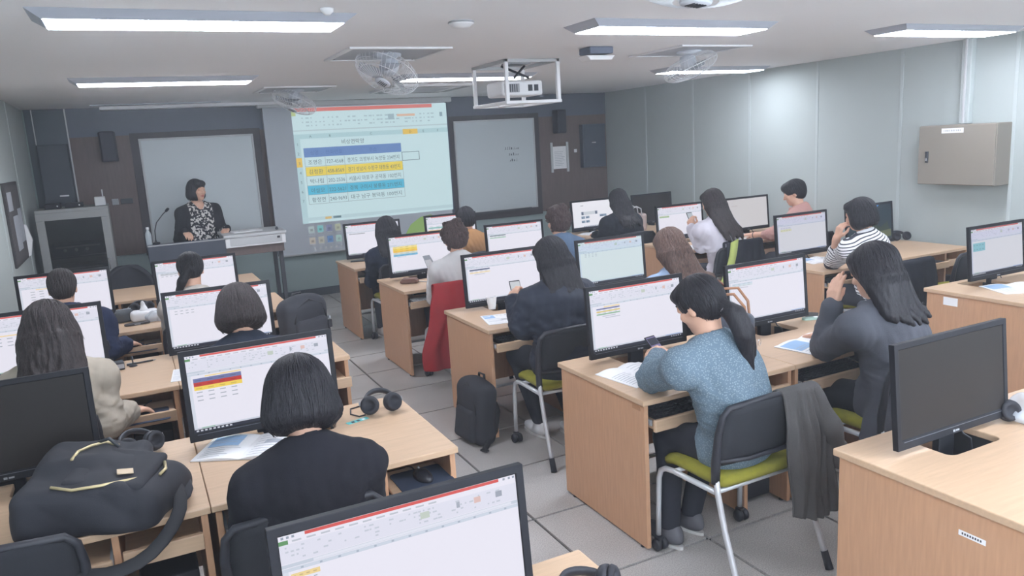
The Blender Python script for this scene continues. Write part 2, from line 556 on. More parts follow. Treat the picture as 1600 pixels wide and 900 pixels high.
for (a, b, c, d) in ((cx0-.015, cx1+.015, cy0-.015, cy0+.015), (cx0-.015, cx1+.015, cy1-.015, cy1+.015), (cx0-.015, cx0+.015, cy0, cy1), (cx1-.015, cx1+.015, cy0, cy1)):
    m.bx(a, b, c, d, -.026, -.0005, LIGHTGREY)
m.build('top_frame', t, bevel=.003)
m = MB()
m.tube([(-.10, .05, -.02), (.08, -.10, -.13)], .010, DARKGREY, 8); m.tube([(.12, .05, -.02), (-.06, -.10, -.13)], .010, DARKGREY, 8)
m.bx(-.09, .09, -.12, .06, -.02, -.0005, GREY)
m.build('ceiling_bracket', t)
t = thing('projector', 'white projector hanging inside the metal ceiling cage', 'projector', (1.42, 2.74, ZC-.27))
m = MB(); m.bx(-.19, .19, -.15, .15, .0, .12, WHITE); m.build('casing', t, bevel=.02, seg=3)
m = MB(); m.lathe([(.045, 0), (.05, .01), (.05, .05), (.04, .055), (.036, .04), (.001, .036)], BLACK, 24, c=(-.05, .15, .06), rot=(RAD(-90), 0, 0)); m.build('lens', t)
for k in range(2):
    MB().bx(.05+.055*k, .09+.055*k, -.1525, -.149, .035, .085, DARKGREY).build('socket', t)
m = MB(); m.bx(-.17, -.03, -.1515, -.149, .025, .095, GREY)
for k in range(6): m.bx(-.16+.02*k, -.15+.02*k, -.1525, -.1515, .03, .09, DARKGREY)
m.build('vent', t)
t.location.z = ZC-.275

# ------------------------------------------------------------------ front wall things
def whiteboard(x0, x1, z0, z1, label, writing=False):
    t = thing('whiteboard', label, 'whiteboard', ((x0+x1)/2, YF-.036, 0))
    w = (x1-x0)/2
    m = MB(); m.bx(-w-.11, w+.11, -.006, .004, z0-.13, z1+.09, mat('dark_brown_surround', (66, 60, 64), .6)); m.build('surround', t, bevel=.003)
    m = MB(); m.bx(-w, w, -.020, -.006, z0, z1, mat('whiteboard_enamel', (196, 204, 208), .35)); m.build('panel', t)
    m = MB(); f = .022
    for (a, b, c, d) in ((-w-f, w+f, z0-f, z0), (-w-f, w+f, z1, z1+f), (-w-f, -w, z0, z1), (w, w+f, z0, z1)):
        m.bx(a, b, -.030, -.006, c, d, LIGHTGREY)
    m.build('rim', t, bevel=.003)
    m = MB(); m.bx(-w*.8, w*.8, -.09, -.03, z0-f-.012, z0-f+.004, DARKGREY); m.bx(-w*.8, w*.8, -.094, -.088, z0-f-.012, z0-f+.014, DARKGREY); m.build('pen_tray', t)
    if writing:
        M = Matrix.Translation((w*.35, -.0208, 1.72)) @ Euler((RAD(90), 0, 0)).to_matrix().to_4x4()
        c = Canvas(1, 1, M)
        ink = mat('marker_ink', (96, 104, 112), .7)
        rr_ = random.Random(5)
        for (x_, y_, n_) in ((-.08, .02, 7), (-.02, -.065, 5), (-.01, -.15, 4)):
            for k in range(n_):
                px = x_+.034*k; c.rect(px, y_, px+.022, y_+.004, ink, 1); c.rect(px+rr_.uniform(0, .016), y_+.004, px+.02, y_+rr_.uniform(.02, .04), ink, 1.2)
        c.build('handwriting', t)
    return t
whiteboard(-1.38, -.14, .90, 2.11, 'large whiteboard on the front wall behind the lecturer')
whiteboard(2.58, 3.80, .90, 2.15, 'whiteboard right of the projection screen with faint handwriting', True)

# projection screen, hanging a little off the wall
t = thing('projection_screen', 'wide grey projection screen showing a blue tinted spreadsheet', 'projection screen', (1.24, YF-.12, 0))
SX0, SX1, SZ0, SZ1 = -1.235, 1.22, .58, 2.44
m = MB(); m.bx(SX0, SX1, -.002, .002, SZ0, SZ1, mat('screen_fabric', (188, 194, 202), .85)); m.build('fabric', t)
MB().bx(SX0, SX0+.012, -.003, .003, SZ0, SZ1, DARKGREY).build('dark_border', t); MB().bx(SX1-.035, SX1, -.0035, .0035, SZ0, SZ1, mat('screen_border', (70, 78, 96), .7)).build('dark_border', t)
m = MB(); m.cyl((SX0, 0, SZ0), (SX1, 0, SZ0), .012, LIGHTGREY, 12); m.build('bottom_bar', t)
m = MB(); m.bx(SX0-.05, SX1+.05, -.05, .06, 2.43, ZC-.001, LIGHTGREY); m.build('roller_case', t, bevel=.012)
# the thrown picture
PX0, PX1 = .36, 2.44    # world x of the picture
PZ0, PZ1 = .97, 2.42
PW, PH = PX1-PX0, PZ1-PZ0
M = Matrix.Translation((PX0-1.24, -.0045, PZ0)) @ Euler((RAD(90), 0, 0)).to_matrix().to_4x4()
c = Canvas(PW, PH, M, .0006)
E_ = lambda r, g, b: emis((r, g, b), .72)
c.rect(0, 0, 1, 1, E_(212, 240, 246), 0)
c.rect(0, .965, .90, .997, E_(226, 130, 124), 1); c.rect(0, .93, .025, .985, E_(196, 214, 150), 2)
c.rect(0, .80, 1, .81, E_(190, 214, 222), 1)
for k in range(34):
    x = .06+.026*k+random.uniform(-.006, .006); w = random.choice((.008, .014, .02))
    for yy in (.905, .87, .84):
        if random.random() < .62: c.rect(x, yy, x+w, yy+.012, E_(178, 206, 216), 1)
c.rect(.66, .895, .78, .915, E_(236, 196, 170), 2)
c.rect(.60, .87, .64, .92, E_(168, 194, 206), 2); c.rect(.95, .88, .97, .92, E_(150, 178, 192), 2)
c.rect(0, .735, 1, .775, E_(186, 222, 230), 1)
for tx, s in ((.10, 'A'), (.22, 'B'), (.48, 'C'), (.83, 'E'), (.93, 'F')):
    c.text(s, tx, .743, .03, E_(90, 116, 128), 3)
c.rect(.69, .732, .79, .778, E_(246, 208, 96), 2); c.text('D', .74, .743, .03, E_(140, 110, 40), 3)
rows_y = [.655, .575, .493, .410, .328, .246, .164]   # bottoms of the sheet rows
rh = .080
c.rect(0, .0, .035, .775, E_(190, 222, 230), 1)
for k, yb in enumerate(rows_y):
    if k == 2: c.rect(0, yb, .035, yb+rh, E_(246, 208, 96), 2)
    c.text(str(k+1), .018, yb+.022, .034, E_(90, 116, 128), 3)
c.text('비상연락망', .36, rows_y[0]+.022, .046, E_(70, 92, 104), 3)
T0, T1, T2, T3 = .05, .175, .295, .67
ink = E_(84, 110, 122)
rows = (None, ('조영은', '727-4568', '경기도 의정부시 녹양동 234번지', None), ('김정환', '458-8569', '경기 성남시 수정구 태평동 43번지', (250, 226, 84)),
        ('박나림', '202-2536', '서울시 마포구 공덕동 102번지', None), ('이설모', '222-5621', '경북 구미시 봉룡동 271번지', (92, 198, 232)), ('황정연', '240-9693', '대구 남구 봉덕동 100번지', None))
c.rect(T0, rows_y[1], T3, rows_y[1]+rh, E_(110, 146, 204), 2)
hk = E_(86, 122, 184)
c.text('성명', (T0+T1)/2, rows_y[1]+.022, .042, hk, 3); c.text('전화번호', (T1+T2)/2, rows_y[1]+.022, .042, hk, 3); c.text('주소', (T2+T3)/2, rows_y[1]+.022, .042, hk, 3)
for k in range(1, 6):
    a, b, d, fill = rows[k]; yb = rows_y[k+1]
    if fill: c.rect(T0, yb, T3, yb+rh, E_(*fill), 2)
    c.text(a, (T0+T1)/2, yb+.021, .046, ink, 4); c.text(b, (T1+T2)/2, yb+.021, .046, ink, 4, fit=.105); c.text(d, (T2+T3)/2, yb+.021, .046, ink, 4, fit=.34)
    for (x0, y0, x1, y1) in ((T0, yb, T3, yb+.003), (T0, yb, T0+.002, yb+rh), (T1, yb, T1+.002, yb+rh), (T2, yb, T2+.002, yb+rh), (T3, yb, T3+.002, yb+rh)):
        c.rect(x0, y0, x1, y1, E_(130, 150, 160), 3)
yb = rows_y[2]
for (x0, y0, x1, y1) in ((T3, yb, .79, yb+.005), (T3, yb+rh-.005, .79, yb+rh), (.786, yb, .79, yb+rh), (T3, yb, T3+.004, yb+rh)):
    c.rect(x0, y0, x1, y1, E_(96, 120, 130), 4)
c.rect(0, .02, 1, .05, E_(196, 224, 232), 1); c.rect(.14, .025, .18, .045, E_(230, 196, 120), 2); c.rect(.19, .025, .24, .045, E_(110, 140, 150), 2)
c.build('projected_spreadsheet', t)
# desktop below the window: dim wallpaper shapes, icons, task bar marks
M = Matrix.Translation((0-1.24, -.0045, 0)) @ Euler((RAD(90), 0, 0)).to_matrix().to_4x4()
c = Canvas(1, 1, M, .0006)
D_ = lambda r, g, b: emis((r, g, b), .5)
ic = [(206, 226, 230), (150, 226, 230), (150, 158, 196), (206, 214, 190), (214, 206, 196), (206, 206, 196), (120, 160, 216), (190, 226, 224)]
for k in range(8):
    x = .42+.115*(k % 4); y = .845 if k < 4 else .70
    c.rect(x, y, x+.075, y+.085, D_(*ic[k]), 1); c.rect(x+.02, y+.02, x+.055, y+.05, D_(*[v*.75 for v in ic[k]]), 2); c.rect(x, y-.02, x+.07, y-.012, D_(190, 196, 204), 2)
for k in range(9):
    c.rect(.47+.07*k, .625, .49+.07*k, .645, D_(220, 224, 228), 1)
c.mb.add([c.P(*p) for p in ((1.72, .70, 1), (1.80, .82, 1), (1.95, .91, 1), (2.10, .93, 1), (2.10, .70, 1))], [(0, 4, 3, 2, 1)], D_(164, 204, 116))
c.mb.add([c.P(*p) for p in ((2.10, .70, 1), (2.10, .93, 1), (2.22, .88, 1), (2.38, .80, 1), (2.43, .70, 1))], [(0, 4, 3, 2, 1)], D_(168, 200, 140))
c.build('projected_desktop', t)

def wall_speaker(x, z, label):
    t = thing('wall_speaker', label, 'speaker', (x, YF-.03, z), 0, 'dark wall speakers')
    m = MB(); m.prism([(-.09, -.02), (.09, -.02), (.075, -.16), (-.075, -.16)], -.17, .17, mat('speaker_black', (48, 48, 58), .7)); m.build('casing', t, bevel=.015)
    m = MB(); m.prism([(-.07, -.16), (.07, -.16), (.066, -.167), (-.066, -.167)], -.15, .15, mat('speaker_cloth', (62, 62, 72), .9, bump=.3, bscale=400)); m.build('grille', t)
    m = MB(); m.bx(-.03, .03, -.02, -.001, -.05, .05, BLACK); m.build('bracket', t)
wall_speaker(-1.72, 2.06, 'dark speaker on the front wall left of the left whiteboard')
wall_speaker(4.22, 2.10, 'dark speaker on the front wall right of the right whiteboard')
t = thing('notice_holder', 'white notice in a metal wall holder right of the whiteboard', 'notice', (4.24, YF-.03, 1.58))
for s in (-1, 1): MB().bx(s*.135-.018, s*.135+.018, -.02, -.001, -.22, .22, LIGHTGREY).build('rail', t, bevel=.003)
M = Matrix.Translation((-.115, -.012, -.17)) @ Euler((RAD(90), 0, 0)).to_matrix().to_4x4()
c = Canvas(.23, .33, M); c.rect(0, 0, 1, 1, PAPER, 0)
for k in range(9): c.rect(.12, .15+.075*k, random.uniform(.6, .9), .165+.075*k, PAPERGREY, 1)
c.build('sheet', t)
t = thing('switch_box', 'dark wall box with a small white handle beside the right corner', 'wall box', (4.80, YF-.03, 1.74))
MB().bx(-.2, .2, -.10, -.001, -.34, .30, mat('dark_slate_metal', (72, 78, 92), .5)).build('body', t, bevel=.006)
MB().bx(-.18, .18, -.106, -.1, -.32, .28, mat('dark_slate_metal', (72, 78, 92), .5)).build('door', t, bevel=.003)
MB().bx(-.05, .02, -.118, -.105, .02, .035, WHITE).build('handle', t, bevel=.004)
tag(MB().bx(-.025, .025, -.01, -.001, -.025, .025, WHITE).build('light_switch', loc=(4.52, YF-.03, 1.66), bevel=.004), 'small white square switch between the notice and the dark wall box', 'switch')
t = thing('wall_cabinet', 'dark wall cabinet with a bright bar handle in the far left corner', 'wall cabinet', (-2.27, YF-.028, 1.78))
MB().bx(-.15, .15, -.16, -.001, -.36, .33, mat('dark_cabinet', (56, 62, 72), .5)).build('body', t, bevel=.005)
MB().bx(-.14, .14, -.168, -.16, -.35, .32, mat('dark_cabinet', (56, 62, 72), .5)).build('door', t, bevel=.003)
MB().bx(.0, .09, -.185, -.166, -.24, -.225, WHITE).build('handle', t, bevel=.003)
t = thing('thermostat', 'small wall control with a dark display left of the whiteboard', 'wall control', (-1.72, YF-.03, 1.43))
MB().bx(-.05, .02, -.02, -.001, -.035, .035, GREY).build('body', t, bevel=.004)
MB().bx(.04, .17, -.015, -.001, -.03, .03, DARKGREY).build('display', t, bevel=.004)

# ------------------------------------------------------------------ right wall: metal electrical box with conduit
M_BOX = mat('beige_grey_steel', (136, 129, 120), 0.5)
t = thing('electrical_box', 'beige grey steel electrical box on the right wall', 'electrical box', (XR, 1.16, 1.52))
MB().bx(-.20, -.0005, -.35, .35, -.26, .26, M_BOX).build('body', t, bevel=.006)
MB().bx(-.214, -.20, -.345, .345, -.255, .255, M_BOX).build('door', t, bevel=.004)
m = MB(); m.bx(-.222, -.213, .245, .275, -.065, .035, DARKGREY); m.bx(-.232, -.220, .252, .268, -.05, -.02, CHROME); m.build('latch', t, bevel=.003)
M = Matrix.Translation((-.2155, .13, .19)) @ Euler((RAD(90), 0, RAD(-90))).to_matrix().to_4x4()
c = Canvas(.20, .042, M); c.rect(0, 0, 1, 1, PAPER, 0); [c.rect(.10+.082*k, .32, .10+.082*k+(.05 if k % 3 else .03), .68, PAPERGREY, 1) for k in range(10)]
c.build('label_strip', t)
t = thing('conduit', 'grey conduit running from the electrical box to the ceiling', 'conduit', (XR, 1.20, 1.78))
MB().bx(-.06, -.0005, -.045, .045, .001, ZC-1.781, M_SEAM).build('trunking', t, bevel=.008)
MB().bx(-.075, -.06, -.012, .012, .001, ZC-1.781, LIGHTGREY).build('pipe', t, bevel=.006)

# ------------------------------------------------------------------ left wall board
t = thing('notice_board', 'dark framed notice board with pale papers on the left wall', 'notice board', (XL, 4.82, 1.42))
m = MB(); m.bx(.0005, .02, -.45, .45, -.37, .34, mat('dark_frame', (62, 60, 62), .6)); m.build('frame', t, bevel=.004)
m = MB(); m.bx(.02, .024, -.42, .42, -.34, .31, mat('board_felt', (86, 84, 86), .9)); m.build('felt', t)
m = MB()
for (a, b, cc, d) in ((-.38, -.1, .1, .26), (-.2, .12, -.25, .05), (.14, .38, -.2, .1)): m.bx(.024, .026, a, b, cc, d, PAPERGREY)
m.build('paper', t)
tag(MB().prism([(.0005, -.16), (.03, -.14), (.06, .0), (.03, .14), (.0005, .16)], -.03, .03, WHITE, 'y').build('wall_hook', loc=(XL, 5.38, 1.2), bevel=.006), 'white curved wall fitting beside the notice board', 'wall fitting')
# ------------------------------------------------------------------ desks, one unit per seat, origin: left front corner on the floor
DW, DD, DH = .90, .75, .72
def rounded_rect(x0, x1, y0, y1, r, n=4):
    pts = []
    for (cx, cy, a0) in ((x1-r, y1-r, 0), (x0+r, y1-r, 90), (x0+r, y0+r, 180), (x1-r, y0+r, 270)):
        for k in range(n+1):
            a = RAD(a0+90*k/n); pts.append((cx+r*math.cos(a), cy+r*math.sin(a)))
    return pts
def plate_with_hole(mb, x0, x1, y0, y1, hole, z0, z1, m):
    """flat board with a round cornered opening"""
    hp = rounded_rect(*hole, .03)
    n = len(hp)
    cx, cy = (hole[0]+hole[1])/2, (hole[2]+hole[3])/2
    out = []
    for (hx, hy) in hp:
        dx, dy = hx-cx, hy-cy
        t = min((x1-cx)/dx if dx > 0 else (x0-cx)/dx if dx < 0 else 1e9, (y1-cy)/dy if dy > 0 else (y0-cy)/dy if dy < 0 else 1e9)
        out.append([cx+dx*t, cy+dy*t])
    # snap nearest outline points to the corners
    for c in ((x0, y0), (x1, y0), (x1, y1), (x0, y1)):
        k = min(range(n), key=lambda q: (out[q][0]-c[0])**2+(out[q][1]-c[1])**2)
        out[k] = list(c)
    vs = [(a, b, z1) for a, b in hp]+[(a, b, z1) for a, b in out]+[(a, b, z0) for a, b in hp]+[(a, b, z0) for a, b in out]
    fs = []
    for k in range(n):
        j = (k+1) % n
        fs += [(k, n+k, n+j, j), (2*n+k, 2*n+j, 3*n+j, 3*n+k), (k, j, 2*n+j, 2*n+k), (n+k, 3*n+k, 3*n+j, n+j)]
    mb.add(vs, fs, m)
HOLE_X = .41
def make_desk():
    t = thing('desk', 'desk', 'desk')
    m = MB(); m.bx(.012, .034, .012, DD-.02, .012, DH-.026, WOODV); m.build('side_panel', t, bevel=.002)
    m = MB(); m.bx(DW-.034, DW-.012, .012, DD-.02, .012, DH-.026, WOODV); m.build('side_panel', t, bevel=.002)
    m = MB(); m.bx(.595, .617, .02, DD-.05, .012, DH-.026, WOODV); m.build('divider', t, bevel=.002)
    m = MB(); plate_with_hole(m, .001, DW-.001, 0, DD, (HOLE_X-.14, HOLE_X+.14, DD-.265, DD-.05), DH-.026, DH, WOOD)
    m.build('tabletop', t, bevel=.004, seg=2)
    m = MB(); m.bx(.034, DW-.034, DD-.05, DD-.034, .16, DH-.027, WOODV); m.build('modesty_panel', t)
    m = MB()
    m.bx(HOLE_X-.17, HOLE_X+.17, DD-.27, DD-.052, .585, .60, BLACKMATT)
    m.bx(HOLE_X-.17, HOLE_X-.155, DD-.27, DD-.052, .60, DH-.027, BLACKMATT); m.bx(HOLE_X+.155, HOLE_X+.17, DD-.27, DD-.052, .60, DH-.027, BLACKMATT)
    m.bx(HOLE_X-.17, HOLE_X+.17, DD-.27, DD-.255, .60, DH-.027, BLACKMATT)
    m.build('monitor_well', t)
    m = MB(); m.bx(.045, .59, -.012, .33, .585, .598, WOOD); m.build('keyboard_tray', t)
    m = MB(); m.bx(.04, .592, -.03, -.010, .575, .632, WOOD); m.build('tray_rail', t, bevel=.006)
    for x in (.038, .585): MB().bx(x, x+.008, 0, .34, .60, .625, GREY).build('tray_runner', t)
    m = MB(); m.bx(.625, .862, .02, .33, .585, .598, WOOD); m.bx(.622, .866, .0, .02, .575, .632, WOOD); m.build('side_tray', t, bevel=.003)
    m = MB(); m.cyl((.034, .60, .14), (.595, .60, .14), .011, LIGHTGREY, 10); m.build('foot_rail', t)
    for x in (.023, DW-.023):
        for y in (.06, DD-.09):
            MB().cyl((x, y, .0), (x, y, .014), .011, BLACK, 10).build('foot', t)
    m = MB(); m.bx(.65, .84, .10, .52, .03, .46, BLACKMATT); m.build('computer_case', t, bevel=.006)
    return t
DESK0 = make_desk()
_used = [False]
def desk(x, y, label, group, pulled=False):
    if not _used[0]:
        d = DESK0; _used[0] = True; d.location = (x, y, 0); d['label'] = label; d['group'] = group
    else:
        d = dup(DESK0, label, (x, y, 0), 0, group)
    if pulled:
        for ch in d.children:
            if ch.name.startswith('side_tray'): ch.location = (0, -.13, -.0)
    return d
# rows: front edge y
R0, R1, R2, R3, R4 = -2.16, -.56, 1.04, 2.66, 4.16
XA, XM, XF = -2.39, .28, 3.16
GL, GM, GF = 'desk units of the left block', 'desk units of the middle block', 'desk units along the right wall'
desk(XA+DW, R0-.04, 'beech desk unit at bottom centre whose corner shows right of the nearest monitor', GL)
desk(XA, R1, 'beech desk unit carrying the big black backpack and a switched off monitor', GL)
desk(XA+DW, R1, 'beech desk unit of the woman in black with headphones at its right end', GL, True)
desk(XA, R2, 'beech desk unit where the woman in the beige jacket sits', GL, True)
desk(XA+DW, R2, 'beech desk unit with a black backpack standing behind its monitor user', GL, True)
desk(XA, R3, 'beech desk unit of the man in navy, with tissues on it', GL, True)
desk(XA+DW, R3+.06, 'beech desk unit of the woman with a white collar, partly behind a monitor', GL)
desk(XA, R4-.14, 'empty beech desk unit in front of the dark glass cabinet', GL)
desk(XA+DW, R4-.14, 'empty beech desk unit in front of the lectern', GL)
desk(.53, R0+.06, 'beech desk unit in the right foreground with a small label on its side', GM)
desk(.53+DW, R0+.06, 'beech desk unit at the right photo edge beside the switched off foreground monitor', GM)
desk(XM, R1, 'beech desk unit of the ponytailed woman in blue checked shirt', GM)
desk(XM+DW, R1, 'beech desk unit of the woman in the grey blazer', GM)
desk(XM, R2, 'beech desk unit with a paper cup, a black backpack leaning on its side', GM)
desk(XM+DW, R2, 'beech desk unit of the long brown haired woman in pale denim', GM)
desk(XM, R3, 'beech desk unit with a brown wallet on it', GM)
desk(XM+DW, R3, 'beech desk unit of the curly haired person in blue denim', GM)
desk(XM, R4, 'farthest beech desk unit by the aisle, a black phone on it', GM)
desk(XM+DW, R4, 'farthest middle beech desk unit of the person in tan jacket', GM)
desk(XF, R1, 'beech desk unit at right with a white sticker on its side', GF)
desk(XF+DW, R1, 'beech desk unit at the right photo edge behind the lit monitor', GF)
desk(XF, R2, 'beech desk unit of the person in the striped shirt', GF)
desk(XF+DW, R2, 'beech desk unit with headphones by the right wall', GF)
desk(XF, R3, 'beech desk unit of the woman in lavender blouse', GF)
desk(XF+DW, R3, 'beech desk unit of the person in the salmon shirt', GF)
desk(XF-.1, R4, 'far beech desk unit of the person in black near the front wall', GF)
desk(XF-.1+DW, R4, 'far corner beech desk unit under the switched off monitor', GF)
# stickers on desk sides (flat labels that sit on the wood)
def sticker(x, y, z, w, h, label, lines=True):
    M = Matrix.Translation((x-.0004, y+w/2, z)) @ Euler((RAD(90), 0, RAD(-90))).to_matrix().to_4x4()
    c = Canvas(w, h, M); c.rect(0, 0, 1, 1, PAPER, 0)
    if lines: [c.rect(.12+.095*k, .3, .18+.095*k, .7, PAPERDARK, 1) for k in range(8)]
    tag(c.build('sticker'), label, 'sticker')
sticker(.53+.0115, -1.86, .60, .085, .018, 'thin white label strip on the side of the foreground desk')
sticker(XF+.0115, -.0, .625, .10, .055, 'white rectangular sticker on the side of the right hand desk', False)
tag(MB().bx(-.001, .0, -.03, .03, -.01, .01, mat('brown_tape', (170, 128, 96), .6)).build('tape', loc=(XM+.0115, R1+.07, .672)), 'small brown tape patch below the top of the ponytailed woman\'s desk', 'tape')

# ------------------------------------------------------------------ monitors, origin under the middle of the screen on the desk-well floor
MW, MH = .612, .372
MB_Z = .745           # bottom edge of the frame above the floor
S_W, S_H = MW-.044, MH-.056
def xl_screen(cv, kind, table=None, seed=0):
    rr = random.Random(seed)
    K = 0.93
    tint = {'bright': (236, 234, 246), 'cool': (212, 226, 230), 'grey': (206, 203, 206), 'dim': (210, 211, 220)}.get(kind, (236, 234, 246))
    e = lambda r, g, b: emis((r, g, b), .86)
    s = lambda c: e(*[int(c[i]*tint[i]/236.) if kind != 'bright' else c[i] for i in range(3)])
    W = e(*tint)
    cv.rect(0, 0, 1, 1, W, 0)
    if kind == 'grey':
        cv.rect(.1, .76, .25, .79, s((224, 218, 218)), 1); return
    cv.rect(.10, .974, .92, .998, s((216, 84, 76)), 1)
    for x in (.01, .03, .05, .94, .965, .985): cv.rect(x, .975, x+.01, .992, s((150, 160, 176)), 1)
    cv.rect(0, .935, .035, .965, s((96, 150, 96)), 1)
    for k in range(11): cv.rect(.05+.055*k, .945, .085+.055*k, .957, s((190, 194, 206)), 1)
    cv.rect(0, .80, 1, .935, s((226, 226, 240)), 0.5)
    for k in range(44):
        x = .02+.0205*k; 
        for yy in (.905, .875, .845, .82):
            if rr.random() < .36: cv.rect(x, yy, x+rr.choice((.007, .012, .018)), yy+.012, s((198, 203, 216)), 1)
    cv.rect(.56, .85, .60, .90, s((196, 206, 196)), 2); cv.rect(.72, .86, .735, .905, s((168, 174, 188)), 2); cv.rect(.80, .86, .83, .905, s((224, 190, 184)), 2); cv.rect(.90, .86, .93, .905, s((160, 166, 180)), 2)
    cv.rect(0, .77, 1, .795, s((200, 208, 222)), 1); cv.rect(.12, .773, .97, .792, s((228, 230, 242)), 2)
    cv.rect(0, .74, 1, .765, s((206, 214, 228)), 1)
    for k in range(13): cv.rect(.07+.072*k, .745, .08+.072*k, .758, s((168, 178, 196)), 2)
    cv.rect(0, .06, .022, .74, s((216, 222, 234)), 1)
    cv.rect(0, .045, 1, .062, s((204, 210, 224)), 1); cv.rect(.05, .047, .14, .06, s((150, 190, 170)), 2); cv.rect(.80, .046, .97, .06, s((150, 176, 220)), 2)
    cv.rect(0, 0, 1, .042, e(38, 42, 56), 1)
    for k in range(9): cv.rect(.012+.028*k, .012, .028+.028*k, .032, e(208, 212, 222), 2)
    for k in range(5): cv.rect(.86+.026*k, .014, .873+.026*k, .028, e(196, 200, 212), 2)
    if table:
        y, x0, x1 = table['y'], table.get('x0', .03), table.get('x1', .30)
        if table.get('title'): cv.rect(x0+.08, y+.008, x1, y+.026, s((246, 220, 160)), 2)
        hh = table.get('h', .04)
        for c in table['rows']:
            cv.rect(x0, y-hh, x1, y, s(c) if c else W, 2)
            for k in range(4):
                xa = x0+(x1-x0)*(.04+.24*k); cv.rect(xa, y-hh*.65, xa+(x1-x0)*.12, y-hh*.4, s((170, 176, 190)) if not c else s(tuple(int(v*.86) for v in c)), 3)
            y -= hh
        for k in range(table.get('notes', 0)):
            cv.rect(x0+.06+.03*k, y-.03-.03*k, x0+.20+.05*k, y-.018-.03*k, s((190, 194, 208)), 2)
def make_monitor(label, loc, screen, group, rz=0, tilt=5, seed=0, dz=0):
    """loc: x, y of the screen face; stands in the desk well"""
    t = thing('monitor', label, 'monitor', (loc[0], loc[1], .60), rz, group)
    z0 = MB_Z-.60+dz
    T = Matrix.Translation((0, 0, z0)) @ Matrix.Rotation(RAD(-tilt), 4, 'X')
    m = MB()
    # frame ring and back shell
    w, h = MW/2, MH
    x0, x1, y0, y1 = -w+.02, w-.02, .034, h-.02
    f = [(-w, 0), (w, 0), (w, h), (-w, h)]; g = [(x0, y0), (x1, y0), (x1, y1), (x0, y1)]
    vs = [(a, 0, b) for a, b in f]+[(a, .0, b) for a, b in g]+[(a, .004, b) for a, b in g]+[(a, .022, b) for a, b in f]+[(a*.86, .05, h*.5+(b-h*.5)*.80) for a, b in f]
    fs = []
    for k in range(4):
        j = (k+1) % 4
        fs += [(k, j, 4+j, 4+k), (4+k, 4+j, 8+j, 8+k), (k, 12+k, 12+j, j), (12+k, 16+k, 16+j, 12+j)]
    fs.append((16, 17, 18, 19)); fs.append((8, 9, 10, 11))
    m.add(vs, fs, MONBLACK)
    m.xform(T).build('housing', t, bevel=.0035)
    m = MB(); m.bx(-w+.03, w-.03, -.0012, .0005, .0262, .0282, mat('bezel_edge', (92, 96, 106), .4)); m.xform(T).build('bezel_strip', t)
    sm = T @ Matrix.Translation((-w+.022, .0032, .036)) @ Euler((RAD(90), 0, 0)).to_matrix().to_4x4()
    cv = Canvas(MW-.044, MH-.058, sm, .00025)
    if screen is None:
        cv.rect(0, 0, 1, 1, OFFSCREEN, 0)
    elif screen[0] == 'desktop':
        cv.rect(0, 0, 1, 1, emis((44, 62, 72), .7), 0)
        cv.mb.add([cv.P(*p) for p in ((.12, 1, 1), (.72, 1, 1), (.5, .72, 1), (.40, .6, 1))], [(0, 3, 2, 1)], emis((82, 150, 220), .9))
        cv.mb.add([cv.P(*p) for p in ((.3, .1, 1), (.6, .45, 1), (.75, .35, 1), (.9, .5, 1), (.98, .1, 1))], [(0, 4, 3, 2, 1)], emis((58, 72, 60), .7))
        cv.mb.add([cv.P(*p) for p in ((.5, .05, 1.5), (.66, .22, 1.5), (.98, .26, 1.5), (.98, .05, 1.5))], [(0, 3, 2, 1)], emis((112, 118, 84), .7))
    elif screen[0] == 'web':
        e = lambda r, g, b: emis((r, g, b), .86)
        cv.rect(0, 0, 1, 1, e(238, 238, 246), 0)
        cv.rect(.20, .84, .27, .865, e(150, 156, 168), 2)
        cv.rect(.20, .50, .62, .62, e(206, 212, 220), 1); cv.rect(.21, .50, .26, .62, e(92, 104, 130), 2); cv.rect(.55, .50, .60, .62, e(92, 104, 130), 2)
        for (x, y, wd) in ((.2, .36, .09), (.31, .36, .09), (.2, .2, .09), (.31, .2, .09), (.66, .38, .17), (.70, .2, .14)):
            cv.rect(x, y, x+wd, y+.09, e(134, 154, 176), 2); cv.rect(x+.01, y+.01, x+wd*.5, y+.05, e(84, 104, 132), 3)
        cv.rect(0, 0, 1, .04, e(38, 42, 56), 1)
        for k in range(8): cv.rect(.25+.045*k, .03, .28+.045*k, .075, e(120, 132, 150), 2)
    else:
        xl_screen(cv, screen[0], screen[1] if len(screen) > 1 else None, seed)
    cv.build('screen', t)
    m = MB()
    m.box((0, .048, z0+.03), (.085, .03, .17+z0*.9), MONBLACK); m.build('stand_neck', t, bevel=.006)
    m = MB(); m.prism(rounded_rect(-.125, .125, -.052, .10, .05), .003, .018, MONBLACK); m.build('stand_base', t, bevel=.004)
    m = MB(); m.tube([(.06, .04, z0+.02), (.085, .03, z0-.03), (.10, .01, .10), (.105, .0, .02)], .004, BLACK, 6); m.build('cable', t)
    m = MB(); m.bx(-.018, -.006, -.0015, 0, .008, .016, GREY); m.bx(-.002, .016, -.0015, 0, .009, .015, GREY); m.xform(T).build('maker_mark', t)
    return t
GMO = 'computer monitors on the desks'
BL, RD_, YE, SK, GNR = (112, 120, 168), (196, 60, 52), (244, 214, 92), (120, 186, 220), (150, 190, 160)
def mon(x, row, label, screen=None, seed=0, dy=0, rz=0, dz=0):
    return make_monitor(label, (x, row+DD-.155+dy), screen, GMO, RAD(rz), seed=seed, dz=dz)
mon(-1.127, R0-.055, 'nearest lit monitor at the bottom edge, spreadsheet with a red title bar', ('bright', dict(y=.72, x0=.03, x1=.14, h=.035, rows=[(240, 214, 150), None, None, None, None, None], notes=0)), 1, 0, 0, -.03)
